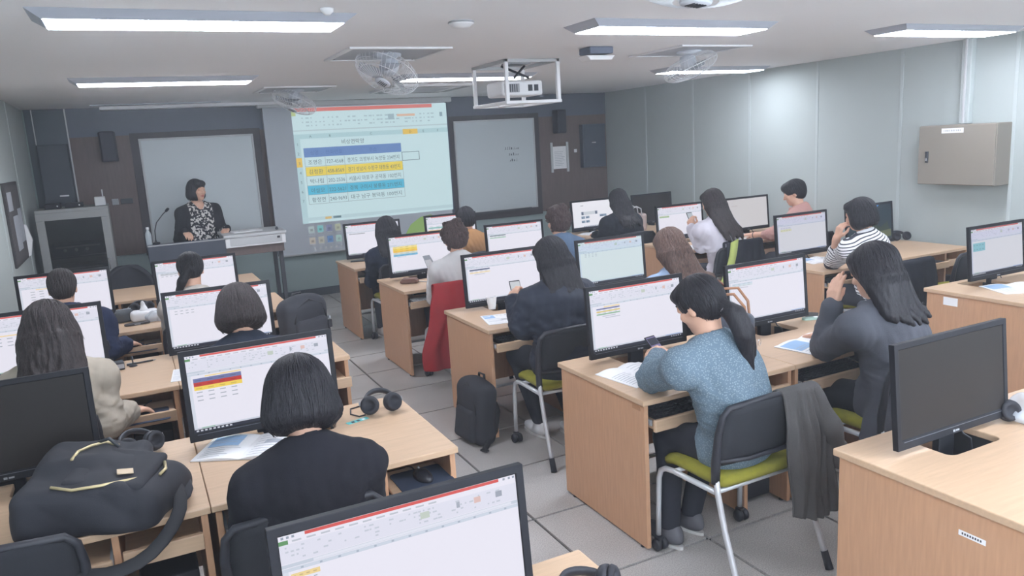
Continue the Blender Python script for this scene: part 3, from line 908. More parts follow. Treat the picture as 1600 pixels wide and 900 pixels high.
mon(-1.20, R1, 'lit monitor of the woman in black, table with blue, red and yellow bands', ('bright', dict(y=.70, x0=.035, x1=.36, h=.052, title=1, rows=[BL, RD_, YE, None, None, None])), 2)
mon(-2.125, R1, 'switched off monitor at the left edge behind the big black backpack', None)
mon(-1.20, R2-.02, 'lit nearly empty monitor of the bob haired woman in navy', ('bright', dict(y=.72, x0=.06, x1=.28, h=.05, rows=[None, None])), 3)
mon(-2.12, R2-.02, 'lit monitor of the woman in the beige jacket', ('bright', dict(y=.66, x0=.02, x1=.4, h=.06, title=1, rows=[None, None, None])), 4)
mon(-1.20, R3-.02, 'lit monitor of the woman with hair tied low, before the lectern', ('bright', dict(y=.74, x0=.05, x1=.28, h=.05, rows=[(200, 204, 214), None])), 5)
mon(-2.10, R3-.02, 'lit monitor of the man in navy, at the far left', ('bright', dict(y=.7, x0=.1, x1=.5, h=.06, title=1, rows=[None, None, None, None])), 6)
mon(.70, R1, 'lit monitor of the ponytailed woman, narrow coloured bars on its sheet', ('bright', dict(y=.70, x0=.06, x1=.31, h=.022, title=1, rows=[BL, None, (228, 206, 120), None, GNR], notes=2)), 7)
mon(1.61, R1, 'lit monitor of the woman in the grey blazer', ('bright', dict(y=.72, x0=.04, x1=.30, h=.03, rows=[(206, 218, 232), (214, 224, 232)], notes=1)), 8)
mon(.69, R2-.02, 'lit monitor behind the paper cup with one dark blue bar', ('bright', dict(y=.72, x0=.05, x1=.32, h=.03, rows=[(84, 96, 130), None, (244, 226, 186)], notes=1)), 9)
mon(1.60, R2-.02, 'pale greenish monitor of the long brown haired woman', ('cool', dict(y=.74, x0=.08, x1=.3, h=.035, rows=[None, None, None], notes=0)), 10)
mon(.66, R3-.03, 'lit monitor with broad yellow and blue bands before the curly haired woman', ('bright', dict(y=.74, x0=.05, x1=.44, h=.055, rows=[(246, 226, 150), YE, (246, 200, 84), (214, 220, 214), SK], notes=1)), 11)
mon(1.60, R3-.03, 'lit monitor beside the tan jacket with two thin green bars', ('bright', dict(y=.74, x0=.04, x1=.33, h=.03, rows=[(130, 146, 150), None, (168, 204, 184)])), 12)
mon(.66, R4-.06, 'farthest lit monitor by the aisle under the projection screen', ('bright', dict(y=.72, x0=.05, x1=.35, h=.03, rows=[(170, 174, 182)])), 13)
mon(1.55, R4-.06, 'lit monitor of the person in the tan jacket', ('bright', dict(y=.7, x0=.03, x1=.62, h=.05, rows=[None, (140, 196, 190), None, (244, 196, 92)])), 14)
mon(.94, R0+.03, 'switched off black monitor on the right foreground desk', None)
mon(3.735, R1, 'lit monitor at the right photo edge with a teal block on its sheet', ('dim', dict(y=.70, x0=.03, x1=.26, h=.09, rows=[(150, 208, 214), (150, 208, 214)])), 15)
mon(3.57, R2-.02, 'lit monitor of the person in the striped shirt', ('dim', dict(y=.72, x0=.06, x1=.28, h=.06, rows=[(226, 226, 236), (232, 232, 190)])), 16)
mon(4.42, R2-.02, 'dark monitor with a mountain wallpaper by the right wall', ('desktop',))
mon(3.55, R3-.02, 'lit monitor of the woman in lavender with a small green bar', ('bright', dict(y=.72, x0=.03, x1=.25, h=.03, rows=[(196, 206, 180), (150, 190, 140)])), 17)
mon(4.48, R3-.02, 'plain grey screened monitor of the person in the salmon shirt', ('grey',))
mon(3.40, R4-.06, 'lit monitor with a web page of photos, farthest right', ('web',))
mon(4.28, R4-.06, 'switched off monitor in the far right corner', None)

# ------------------------------------------------------------------ chairs, origin under the seat centre, facing +y
M_MESH = mat('black_mesh_back', (40, 42, 48), .8, bump=.5, bscale=700)
def make_chair():
    t = thing('mesh_chair', 'chair', 'chair')
    # seat cushion
    m = MB()
    rows = []
    n = 9
    def zz(u, v):   # top surface
        return .478+.012*(1-u*u)*(1-v*v)-.02*max(0, v-.55)**2*8
    vs = []
    for j in range(n):
        for i in range(n):
            u, v = -1+2*i/(n-1), -1+2*j/(n-1)
            x = u*.235*(1-.10*max(0, abs(v)-.6)); y = v*.205*(1-.08*max(0, abs(u)-.6))
            vs.append((x, y, zz(u, v)))
    for j in range(n):
        for i in range(n):
            u, v = -1+2*i/(n-1), -1+2*j/(n-1)
            x = u*.225*(1-.10*max(0, abs(v)-.6)); y = v*.195*(1-.08*max(0, abs(u)-.6))
            vs.append((x, y, zz(u, v)-.052))
    fs = []; N = n*n
    for j in range(n-1):
        for i in range(n-1):
            a = j*n+i
            fs += [(a, a+1, a+n+1, a+n), (N+a, N+a+n, N+a+n+1, N+a+1)]
    ring = [i for i in range(n)]+[j*n+n-1 for j in range(1, n)]+[N-1-i for i in range(1, n)]+[j*n for j in range(n-2, 0, -1)]
    for k in range(len(ring)):
        a, b = ring[k], ring[(k+1) % len(ring)]
        fs.append((a, N+a, N+b, b))
    m.add(vs, fs, LIME, True)
    m.build('seat', t, bevel=0, sub=1)
    for s in (-1, 1):
        # front leg bends under the seat and carries a caster
        m = MB()
        m.tube([(s*.232, -.17, .418), (s*.236, .09, .414), (s*.238, .145, .408), (s*.240, .175, .39), (s*.242, .188, .35), (s*.244, .194, .20), (s*.245, .197, .07)], .0125, SILVER, 10)
        lg = m.build('leg', t)
        cs = MB()
        cs.lathe([(.001, -.014), (.022, -.014), (.028, -.008), (.028, .008), (.022, .014), (.001, .014)], BLACK, 18, c=(s*.245-.017, .187, .029), rot=(0, RAD(90), 0))
        cs.lathe([(.001, -.014), (.022, -.014), (.028, -.008), (.028, .008), (.022, .014), (.001, .014)], BLACK, 18, c=(s*.245+.017, .187, .029), rot=(0, RAD(90), 0))
        cs.box((s*.245, .194, .048), (.03, .034, .03), BLACK)
        cs.build('caster', lg)
        m = MB()
        m.tube([(s*.236, -.172, .50), (s*.238, -.185, .42), (s*.240, -.225, .28), (s*.243, -.285, .12), (s*.245, -.312, .05)], [.0125]*5, SILVER, 10)
        lg = m.build('leg', t)
        MB().tube([(s*.2445, -.303, .075), (s*.246, -.331, .002)], [.0155, .0175], BLACKMATT, 12).build('rubber_foot', lg)
    # back frame: two uprights and the bowed top, mesh panel between
    m = MB()
    pts = []
    for s, order in ((-1, 1), (1, -1)):
        L = [(s*.236, -.170, .46), (s*.240, -.176, .55), (s*.246, -.200, .68), (s*.238, -.216, .755), (s*.21, -.222, .785)]
        pts += L if s < 0 else [(0, -.236, .797)]+L[::-1]
    m.tube(pts, [.018, .019, .015, .013, .013, .014, .013, .013, .015, .019, .018], BLACK, 10)
    m.build('back_frame', t)
    m = MB()
    nu, nv = 9, 8
    vs = []
    for j in range(nv):
        v = j/(nv-1); z = .530+v*.25
        for i in range(nu):
            u = -1+2*i/(nu-1)
            y = -.175-.045*v-.02*(1-u*u)*(.4+.6*v)-.012*(1-u*u)
            vs.append((u*(.238-.02*max(0, v-.8)*5*.5), y, z+.012*(1-u*u)*v))
    fs = [(j*nu+i, j*nu+i+1, (j+1)*nu+i+1, (j+1)*nu+i) for j in range(nv-1) for i in range(nu-1)]
    m.add(vs, fs, M_MESH, True)
    o = m.build('backrest', t, fix=False); md = o.modifiers.new('thickness', 'SOLIDIFY'); md.thickness = .006
    m = MB(); m.tube([(-.236, -.176, .55), (-.1, -.212, .548), (.1, -.212, .548), (.236, -.176, .55)], .010, BLACK, 8); m.build('lumbar_bar', t)
    for y in (-.16, .09): MB().tube([(-.233, y, .414), (.233, y, .414)], .011, SILVER, 8).build('crossbar', t)
    return t
CH0 = make_chair()
_cu = [False]
GC = 'black mesh chairs with lime seats'
def chair(x, y, label, rz=0):
    if not _cu[0]:
        _cu[0] = True; CH0.location = (x, y, 0); CH0.rotation_euler = (0, 0, RAD(rz)); CH0['label'] = label; CH0['group'] = GC; return CH0
    return dup(CH0, label, (x, y, 0), RAD(rz), GC)
chair(.60, R1-.185, 'black mesh chair with lime seat under the ponytailed woman, a grey coat over it', 1)
chair(1.56, R1-.20, 'chair under the woman in the grey blazer')
chair(-1.24, R1-.125, 'dark chair behind the woman in black sweater')
chair(-2.10, R1+.12, 'empty mesh chair at the bottom left corner', -3)
chair(-2.10, R2-.20, 'chair under the woman in the beige jacket')
chair(-1.20, R2-.20, 'chair under the bob haired woman in navy')
chair(-2.08, R3-.20, 'chair under the man in navy jacket')
chair(-1.26, R3-.14, 'chair under the woman with hair tied low')
chair(.62, R2-.30, 'black mesh chair with lime seat under the woman in the padded jacket', -3)
chair(1.62, R2-.20, 'chair under the long brown haired woman in pale denim')
chair(.68, R3-.21, 'chair with a red jacket over it', 3)
chair(1.62, R3-.20, 'chair under the curly haired person in denim')
chair(.66, R4-.21, 'farthest aisle chair under the long haired person in navy')
chair(1.48, R4-.20, 'chair under the person in tan jacket')
chair(3.34, R4-.20, 'chair under the person in black near the front wall')
chair(3.34, R3-.27, 'chair with a black jacket with lime lining over it')
chair(4.42, R3-.20, 'chair under the person in the salmon shirt')
chair(3.54, R2-.22, 'chair under the person in the striped shirt, a black jacket over it')
chair(4.36, R2-.22, 'empty chair pushed to the desk with headphones by the wall', 2)

# ------------------------------------------------------------------ front: glass cabinet and lectern
M_CAB = mat('cabinet_grey', (142, 143, 142), .5)
t = thing('equipment_cabinet', 'grey framed equipment cabinet with dark glass door in the far left corner', 'cabinet', (-2.12, 6.02, 0))
w, d, h = .325, .28, 1.42
m = MB(); m.bx(-w, -w+.02, -d, d, .0, h, M_CAB); m.bx(w-.02, w, -d, d, 0, h, M_CAB); m.bx(-w, w, d-.02, d, 0, h, M_CAB); m.bx(-w, w, -d, d, h, h+.03, M_CAB); m.bx(-w, w, -d, d, .04, .07, M_CAB)
m.build('carcass', t)
m = MB(); f = .05
for (a, b, c, e) in ((-w, w, h-.075, h), (-w, w, .05, .12), (-w, -w+.075, .12, h-.075), (w-.075, w, .12, h-.075)): m.bx(a, b, -d-.022, -d-.001, c, e, M_CAB)
dr = m.build('door', t, bevel=.004)
m = MB(); m.bx(-w+.075, w-.075, -d-.014, -d-.009, .12, h-.075, mat('smoked_glass', (26, 28, 32), .15, spec=.4, alpha=.5)); m.build('glass', dr)
m = MB(); m.bx(w-.07, w-.055, -d-.04, -d-.02, .8, .92, CHROME); m.build('handle', dr, bevel=.003)
for z in (.45, .72, .95):
    MB().bx(-w+.02, w-.02, -d+.03, d-.02, z, z+.015, DARKGREY).build('shelf', t)
def av(name, label, z, hh, kn):
    q = thing(name, label, 'amplifier', (-2.12, 5.95, z))
    MB().bx(-.24, .24, -.16, .16, 0, hh, mat('amp_face', (70, 74, 80), .4)).build('body', q, bevel=.004)
    for k in range(kn): MB().lathe([(.016, 0), (.014, .02), (.001, .021)], LIGHTGREY, 14, c=(-.12+.10*k, -.16, hh*.5), rot=(RAD(90), 0, 0)).build('knob', q)
    MB().bx(-.20, .20, -.163, -.159, hh*.72, hh*.86, GREY).build('display', q)
av('amplifier', 'amplifier with two pale knobs on the middle cabinet shelf', .967, .12, 3)
av('amplifier', 'amplifier on the lower cabinet shelf', .737, .13, 3)
for k, (x, ww, hh, lb) in enumerate(((-.17, .14, .05, 'flat black device at the left on top of the grey cabinet'), (.02, .16, .045, 'flat black device in the middle on top of the grey cabinet'))):
    q = thing('receiver', lb, 'device', (-2.12+x, 5.95, 1.452))
    MB().bx(-ww/2, ww/2, -.09, .09, 0, hh, BLACKMATT).build('case', q, bevel=.005); MB().lathe([(.008, 0), (.006, .006)], WHITE, 10, c=(ww*.3, -.09, hh*.5), rot=(RAD(90), 0, 0)).build('lamp', q)
q = thing('router', 'small white box with a stubby aerial on the right of the grey cabinet', 'device', (-1.86, 5.86, 1.452))
MB().bx(-.05, .05, -.06, .06, 0, .09, LIGHTGREY).build('case', q, bevel=.008); MB().cyl((.03, .03, .09), (.03, .03, .16), .006, LIGHTGREY, 8).build('aerial', q)

LY = 5.62
t = thing('lectern', 'wide lectern with dark front panel and pale console wing on the right', 'lectern', (-.8, LY, 0))
M_LECT = mat('lectern_dark', (66, 72, 84), .55)
m = MB(); m.bx(-.68, .03, -.30, .22, .02, .86, M_LECT); m.build('pedestal', t, bevel=.006)
m = MB(); m.prism([(-.33, .86), (-.33, 1.035), (-.31, 1.045), (.24, .99), (.24, .86)], -.69, .045, M_LECT, 'x'); m.build('sloped_top', t, bevel=.005)
m = MB(); m.bx(-.69, .045, -.336, -.328, 1.025, 1.04, GREY); m.build('front_trim', t, bevel=.002)
m = MB(); m.bx(.045, .66, -.34, .24, .93, 1.035, WHITE); m.bx(.03, .67, -.36, .25, 1.035, 1.065, LIGHTGREY); m.build('console', t, bevel=.006)
m = MB(); m.bx(.09, .62, -.346, -.338, .95, 1.025, LIGHTGREY); dd_ = m.build('drawer', t, bevel=.003)
m = MB(); m.bx(.57, .60, -.352, -.345, .99, 1.012, BLACK); m.build('lock', dd_)
m = MB(); m.bx(.045, .64, -.30, .22, .84, .93, WOODDARK); m.build('apron', t, bevel=.003)
for y in (-.24, .18): MB().bx(.59, .63, y-.02, y+.02, 0, .84, DARKGREY).build('leg', t)
q = thing('gooseneck_microphone', 'thin gooseneck microphone at the left end of the lectern', 'microphone', (-1.40, LY-.05, 1.024))
MB().lathe([(.04, 0), (.038, .015), (.012, .022), (.008, .04)], BLACK, 18).build('base', q)
MB().tube([(0, 0, .03), (.005, 0, .14), (.03, 0, .22), (.10, 0, .30), (.135, 0, .33)], .005, BLACK, 8).build('neck', q)
MB().tube([(.13, 0, .325), (.15, 0, .345), (.165, 0, .358)], [.012, .015, .010], BLACKMATT, 10).build('capsule', q)
q = thing('water_bottle', 'clear water bottle at the left end of the lectern', 'bottle', (-1.465, LY-.14, 1.026))
MB().lathe([(.028, 0), (.03, .01), (.03, .10), (.026, .125), (.012, .15), (.012, .165), (.001, .165)], mat('clear_bottle', (196, 204, 210), .1, alpha=.6), 18).build('body', q)
MB().lathe([(.014, .163), (.014, .185), (.001, .186)], WHITE, 14).build('cap', q)
q = thing('document', 'open white document on the lectern console', 'document', (-.50, LY-.05, 1.066))
m = MB(); m.box((0, 0, .003), (.3, .2, .006), PAPER, rot=(0, 0, .1)); m.build('sheets', q)
for k in range(3):
    m = MB(); m.bx(-.08, .04, -.02+.05*k, -.012+.05*k, .0062, .0066, PAPERGREY); m.build('print', q)
tag(MB().lathe([(.014, 0), (.016, .012), (.008, .03), (.001, .032)], BLACK, 14).build('knob', loc=(-.2, LY-.2, 1.066)), 'small black knob on the pale lectern console', 'knob')
q = thing('office_chair', 'black rounded office chair behind the empty front desk', 'chair', (-1.72, 4.98, 0), RAD(175))
MB().lathe([(.001, .46), (.2, .46), (.24, .48), (.24, .51), (.2, .54), (.001, .545)], BLACKMATT, 28).build('seat', q)
m = MB()
vs = []; fs = []
for j in range(9):
    v = j/8; hw = .25*math.sin(math.pi*(.14+.86*min(1, v*.62+.30)))**.6
    for i in range(9):
        u = -1+2*i/8; vs.append((u*hw, -.24-.03*v+.05*u*u, .58+.30*v))
fs = [(j*9+i, j*9+i+1, (j+1)*9+i+1, (j+1)*9+i) for j in range(8) for i in range(8)]
m.add(vs, fs, BLACKMATT, True); o = m.build('backrest', q, fix=False, sub=1); md = o.modifiers.new('thickness', 'SOLIDIFY'); md.thickness = .05
MB().tube([(0, -.1, .46), (0, -.25, .47), (0, -.27, .66)], .02, BLACK, 8).build('back_support', q)
MB().cyl((0, 0, .08), (0, 0, .46), .028, GREY, 14).build('gas_column', q)
for k in range(5):
    a = 2*math.pi*k/5
    lg = MB().tube([(0, 0, .09), (.15*math.cos(a), .15*math.sin(a), .085), (.28*math.cos(a), .28*math.sin(a), .06)], [.022, .018, .012], BLACK, 8).build('leg', q)
    MB().lathe([(.001, -.02), (.028, -.02), (.03, 0), (.028, .02), (.001, .02)], BLACK, 14, c=(.28*math.cos(a), .28*math.sin(a), .03), rot=(RAD(90), 0, a)).build('caster', lg)
# ------------------------------------------------------------------ smooth bodies: signed distance fields meshed with surface nets
V3 = lambda *a: np.array(a, dtype=np.float64)
def unit(v):
    v = np.asarray(v, float); n = np.linalg.norm(v)
    return v/n if n > 1e-9 else v
class Field:
    def __init__(self, lo, hi, h):
        self.h = h; self.lo = np.asarray(lo, float)
        self.n = np.maximum(4, np.ceil((np.asarray(hi, float)-self.lo)/h).astype(int)+1)
        self.D = np.full(self.n, .3, np.float32)
        self.ax = [self.lo[i]+h*np.arange(self.n[i]) for i in range(3)]
    def _sub(self, lo, hi):
        a = np.clip(np.floor((lo-self.lo)/self.h).astype(int), 0, self.n-1)
        b = np.clip(np.ceil((hi-self.lo)/self.h).astype(int)+1, 1, self.n)
        if np.any(b <= a): return None, None
        s = tuple(slice(a[i], b[i]) for i in range(3))
        X = np.meshgrid(*[self.ax[i][s[i]] for i in range(3)], indexing='ij', sparse=True)
        return s, X
    def _dist(self, p, margin):
        k = p[0]
        if k == 'cap':
            a, b, ra, rb = np.asarray(p[1], float), np.asarray(p[2], float), p[3], p[4]
            r = max(ra, rb)+margin
            s, X = self._sub(np.minimum(a, b)-r, np.maximum(a, b)+r)
            if s is None: return None, None
            d = b-a; L = d@d+1e-12
            t = np.clip(((X[0]-a[0])*d[0]+(X[1]-a[1])*d[1]+(X[2]-a[2])*d[2])/L, 0, 1)
            D = np.sqrt((X[0]-a[0]-t*d[0])**2+(X[1]-a[1]-t*d[1])**2+(X[2]-a[2]-t*d[2])**2)-(ra+(rb-ra)*t)
            return s, D
        if k == 'ell':
            c, r, R = np.asarray(p[1], float), np.asarray(p[2], float), p[3]
            ext = np.sqrt(((R*r[None, :])**2).sum(1))+margin
            s, X = self._sub(c-ext, c+ext)
            if s is None: return None, None
            q = [(X[0]-c[0])*R[0, j]+(X[1]-c[1])*R[1, j]+(X[2]-c[2])*R[2, j] for j in range(3)]
            k0 = np.sqrt(sum((q[j]/r[j])**2 for j in range(3)))
            k1 = np.sqrt(sum((q[j]/r[j]**2)**2 for j in range(3)))+1e-9
            return s, k0*(k0-1)/k1
        if k == 'rbox':       # centre, half sizes, axes, rounding
            c, r, R, rd = np.asarray(p[1], float), np.asarray(p[2], float), p[3], p[4]
            ext = (np.abs(R)*r[None, :]).sum(1)+margin
            s, X = self._sub(c-ext, c+ext)
            if s is None: return None, None
            q = [np.abs((X[0]-c[0])*R[0, j]+(X[1]-c[1])*R[1, j]+(X[2]-c[2])*R[2, j])-(r[j]-rd) for j in range(3)]
            o = np.sqrt(sum(np.maximum(a, 0)**2 for a in q))
            return s, o+np.minimum(np.maximum(np.maximum(q[0], q[1]), q[2]), 0)-rd
        if k == 'plane':      # inside = side opposite to the normal
            c, n = np.asarray(p[1], float), unit(p[2])
            s, X = self._sub(self.lo-1, self.lo+self.n*self.h+1)
            return s, (X[0]-c[0])*n[0]+(X[1]-c[1])*n[1]+(X[2]-c[2])*n[2]
    def add(self, p, k=.02):
        s, d = self._dist(p, k+.03)
        if s is None: return
        A = self.D[s]; h = np.maximum(k-np.abs(A-d), 0)/max(k, 1e-6)
        self.D[s] = np.minimum(A, d)-h*h*k*.25
    def cut(self, p, k=.01):
        s, d = self._dist(p, k+.03)
        if s is None: return
        A = self.D[s]; d = -d; h = np.maximum(k-np.abs(A-d), 0)/max(k, 1e-6)
        self.D[s] = np.maximum(A, d)+h*h*k*.25
    def ripple(self, fn):
        X = np.meshgrid(*self.ax, indexing='ij', sparse=True)
        self.D += fn(*X).astype(np.float32)
    def sample(self, P):
        q = (np.asarray(P)-self.lo)/self.h
        i = np.clip(np.floor(q).astype(int), 0, self.n-2); f = np.clip(q-i, 0, 1)
        r = 0
        for a in (0, 1):
            for b in (0, 1):
                for c in (0, 1):
                    w = (f[..., 0] if a else 1-f[..., 0])*(f[..., 1] if b else 1-f[..., 1])*(f[..., 2] if c else 1-f[..., 2])
                    r = r+w*self.D[i[..., 0]+a, i[..., 1]+b, i[..., 2]+c]
        return r
    def mesh(self):
        D = self.D; h = self.h
        ins = D < 0
        nx, ny, nz = D.shape
        cnt = np.zeros((nx-1, ny-1, nz-1), np.int8)
        for dx in (0, 1):
            for dy in (0, 1):
                for dz in (0, 1):
                    cnt += ins[dx:nx-1+dx, dy:ny-1+dy, dz:nz-1+dz]
        act = (cnt > 0) & (cnt < 8)
        idx = np.argwhere(act)
        if len(idx) == 0: return np.zeros((0, 3)), np.zeros((0, 4), int)
        num = -np.ones(act.shape, np.int64); num[act] = np.arange(len(idx))
        acc = np.zeros((len(idx), 3)); w = np.zeros(len(idx))
        cor = [(a, b, c) for a in (0, 1) for b in (0, 1) for c in (0, 1)]
        val = {c: D[idx[:, 0]+c[0], idx[:, 1]+c[1], idx[:, 2]+c[2]].astype(float) for c in cor}
        for c in cor:
            for axn in range(3):
                if c[axn] == 0:
                    c2 = list(c); c2[axn] = 1; c2 = tuple(c2)
                    v0, v1 = val[c], val[c2]
                    m = (v0 < 0) != (v1 < 0)
                    t = np.where(m, v0/(v0-v1+1e-12), 0)
                    p = np.tile(np.array(c, float), (len(idx), 1)); p[:, axn] += t
                    acc += p*m[:, None]; w += m
        P = self.lo+(idx+acc/w[:, None])*h
        quads = []
        for axn in range(3):
            sl0 = [slice(1, -1)]*3; sl1 = [slice(1, -1)]*3
            sl0[axn] = slice(0, -1); sl1[axn] = slice(1, None)
            a = ins[tuple(sl0)]; b = ins[tuple(sl1)]
            for flip, msk in ((False, a & ~b), (True, ~a & b)):
                e = np.argwhere(msk)
                if len(e) == 0: continue
                off = np.array([1, 1, 1]); off[axn] = 0
                e = e+off
                u, v = [(1, 2), (2, 0), (0, 1)][axn]
                q = []
                for du, dv in ((-1, -1), (0, -1), (0, 0), (-1, 0)):
                    ee = e.copy(); ee[:, u] += du; ee[:, v] += dv
                    q.append(num[ee[:, 0], ee[:, 1], ee[:, 2]])
                q = np.stack(q, 1)
                if flip: q = q[:, ::-1]
                quads.append(q)
        Q = np.concatenate(quads) if quads else np.zeros((0, 4), int)
        Q = Q[(Q >= 0).all(1)]
        return P, Q
def relax(P, Q, it=1, f=.5):
    for _ in range(it):
        acc = np.zeros_like(P); w = np.zeros(len(P))
        for a, b in ((0, 1), (1, 2), (2, 3), (3, 0)):
            np.add.at(acc, Q[:, a], P[Q[:, b]]); np.add.at(acc, Q[:, b], P[Q[:, a]])
            np.add.at(w, Q[:, a], 1); np.add.at(w, Q[:, b], 1)
        P = P*(1-f)+f*acc/np.maximum(w, 1)[:, None]
    return P
def mesh_obj(name, P, Q, material, parent, attrs=None, origin=(0, 0, 0)):
    me = bpy.data.meshes.new(name)
    P = P-np.asarray(origin)
    me.vertices.add(len(P)); me.vertices.foreach_set('co', P.astype(np.float32).ravel())
    me.loops.add(len(Q)*4); me.loops.foreach_set('vertex_index', Q.astype(np.int32).ravel())
    me.polygons.add(len(Q)); me.polygons.foreach_set('loop_start', np.arange(0, len(Q)*4, 4, dtype=np.int32))
    me.update(calc_edges=True)
    me.polygons.foreach_set('use_smooth', np.ones(len(Q), bool))
    if attrs:
        for k, v in attrs.items():
            at = me.attributes.new(k, 'FLOAT', 'POINT'); at.data.foreach_set('value', np.asarray(v, np.float32))
    for mm in (material if isinstance(material, (list, tuple)) else [material]): me.materials.append(mm)
    me.validate(); me.update()
    o = bpy.data.objects.new(name, me); COL.objects.link(o)
    if parent is not None: o.parent = parent
    return o
def waves(seed, n=7, lo=18, hi=55):
    r = np.random.RandomState(seed); W = []
    for _ in range(n):
        d = unit(r.normal(size=3)); W.append((d*r.uniform(lo, hi), r.uniform(0, 6.28), r.uniform(.5, 1)))
    return W
def fold_fn(seed, amp, n=7, lo=16, hi=48, zs=1.0):
    W = waves(seed, n, lo, hi)
    def fn(x, y, z):
        s = 0
        for k, ph, a in W:
            s = s+a*(1-np.abs(np.sin(.5*(k[0]*x+k[1]*y+k[2]*z*zs)+ph+.6*np.sin(9*z+ph)))*2)
        return amp*s/len(W)*1.6
    return fn

# ------------------------------------------------------------------ skin, hair, cloth materials
def skin_mat():
    m = bpy.data.materials.new('skin'); m.use_nodes = True
    nt = m.node_tree; b = nt.nodes['Principled BSDF']
    at = nt.nodes.new('ShaderNodeAttribute'); at.attribute_name = 'lip'
    mx = nt.nodes.new('ShaderNodeMix'); mx.data_type = 'RGBA'
    mx.inputs[6].default_value = rgb(214, 170, 146); mx.inputs[7].default_value = rgb(176, 96, 92)
    nt.links.new(at.outputs['Fac'], mx.inputs[0]); nt.links.new(mx.outputs[2], b.inputs['Base Color'])
    b.inputs['Roughness'].default_value = .55; b.inputs['Specular IOR Level'].default_value = .3
    b.inputs['Subsurface Weight'].default_value = .0
    return m
SKIN = skin_mat()
def hair_mat(name, c1, c2, rough=.5):
    m = bpy.data.materials.new(name); m.use_nodes = True
    nt = m.node_tree; b = nt.nodes['Principled BSDF']
    tc = nt.nodes.new('ShaderNodeTexCoord'); mp = nt.nodes.new('ShaderNodeMapping'); mp.inputs['Scale'].default_value = (210, 210, 14)
    n = nt.nodes.new('ShaderNodeTexNoise'); n.inputs['Scale'].default_value = 1.0; n.inputs['Detail'].default_value = 3
    nt.links.new(tc.outputs['Object'], mp.inputs[0]); nt.links.new(mp.outputs[0], n.inputs['Vector'])
    r = nt.nodes.new('ShaderNodeValToRGB'); r.color_ramp.elements[0].position = .32; r.color_ramp.elements[1].position = .7
    r.color_ramp.elements[0].color = rgb(*c1); r.color_ramp.elements[1].color = rgb(*c2)
    nt.links.new(n.outputs[0], r.inputs[0]); nt.links.new(r.outputs[0], b.inputs['Base Color'])
    bp = nt.nodes.new('ShaderNodeBump'); bp.inputs['Strength'].default_value = .45; bp.inputs['Distance'].default_value = .004
    nt.links.new(n.outputs[0], bp.inputs['Height']); nt.links.new(bp.outputs[0], b.inputs['Normal'])
    b.inputs['Roughness'].default_value = rough; b.inputs['Specular IOR Level'].default_value = .28
    return m
H_BLACK = hair_mat('black_hair', (24, 23, 27), (42, 40, 46))
H_DARK = hair_mat('dark_brown_hair', (36, 31, 32), (66, 58, 58))
H_BROWN = hair_mat('brown_hair', (62, 48, 44), (112, 88, 78), .5)
H_SOFT = hair_mat('soft_brown_hair', (52, 42, 42), (92, 76, 74), .55)
def cloth(name, c, var=.05, bump=.25, bs=420, rough=.9):
    return mat('cloth_'+name, c, rough, var=var, vscale=10, bump=bump, bscale=bs, spec=.2)
def attr_mix(name, attr, c0, c1, thr=None, period=None, duty=.42):
    m = bpy.data.materials.new(name); m.use_nodes = True
    nt = m.node_tree; b = nt.nodes['Principled BSDF']; b.inputs['Roughness'].default_value = .9; b.inputs['Specular IOR Level'].default_value = .2
    at = nt.nodes.new('ShaderNodeAttribute'); at.attribute_name = attr
    src = at.outputs['Fac']
    if period:
        a = nt.nodes.new('ShaderNodeMath'); a.operation = 'DIVIDE'; a.inputs[1].default_value = period; nt.links.new(src, a.inputs[0])
        f = nt.nodes.new('ShaderNodeMath'); f.operation = 'FRACT'; nt.links.new(a.outputs[0], f.inputs[0])
        g = nt.nodes.new('ShaderNodeMath'); g.operation = 'LESS_THAN'; g.inputs[1].default_value = duty; nt.links.new(f.outputs[0], g.inputs[0])
        src = g.outputs[0]
    mx = nt.nodes.new('ShaderNodeMix'); mx.data_type = 'RGBA'; mx.inputs[6].default_value = rgb(*c0); mx.inputs[7].default_value = rgb(*c1)
    nt.links.new(src, mx.inputs[0]); nt.links.new(mx.outputs[2], b.inputs['Base Color'])
    return m, nt, mx, at, b
STRIPE = attr_mix('cloth_striped', 'stripe', (222, 222, 224), (58, 60, 70), period=.0215, duty=.34)[0]
def print_mat():
    m, nt, mx, at, b = attr_mix('cloth_leaf_print', 'front', (38, 38, 44), (214, 210, 206))
    tc = nt.nodes.new('ShaderNodeTexCoord'); v = nt.nodes.new('ShaderNodeTexVoronoi'); v.inputs['Scale'].default_value = 34
    nt.links.new(tc.outputs['Object'], v.inputs['Vector'])
    n = nt.nodes.new('ShaderNodeTexNoise'); n.inputs['Scale'].default_value = 38; nt.links.new(tc.outputs['Object'], n.inputs['Vector'])
    l = nt.nodes.new('ShaderNodeMath'); l.operation = 'GREATER_THAN'; l.inputs[1].default_value = .52; nt.links.new(n.outputs[0], l.inputs[0])
    mu = nt.nodes.new('ShaderNodeMath'); mu.operation = 'MULTIPLY'; nt.links.new(l.outputs[0], mu.inputs[0]); nt.links.new(at.outputs['Fac'], mu.inputs[1])
    nt.links.new(mu.outputs[0], mx.inputs[0])
    return m
PRINT = print_mat()
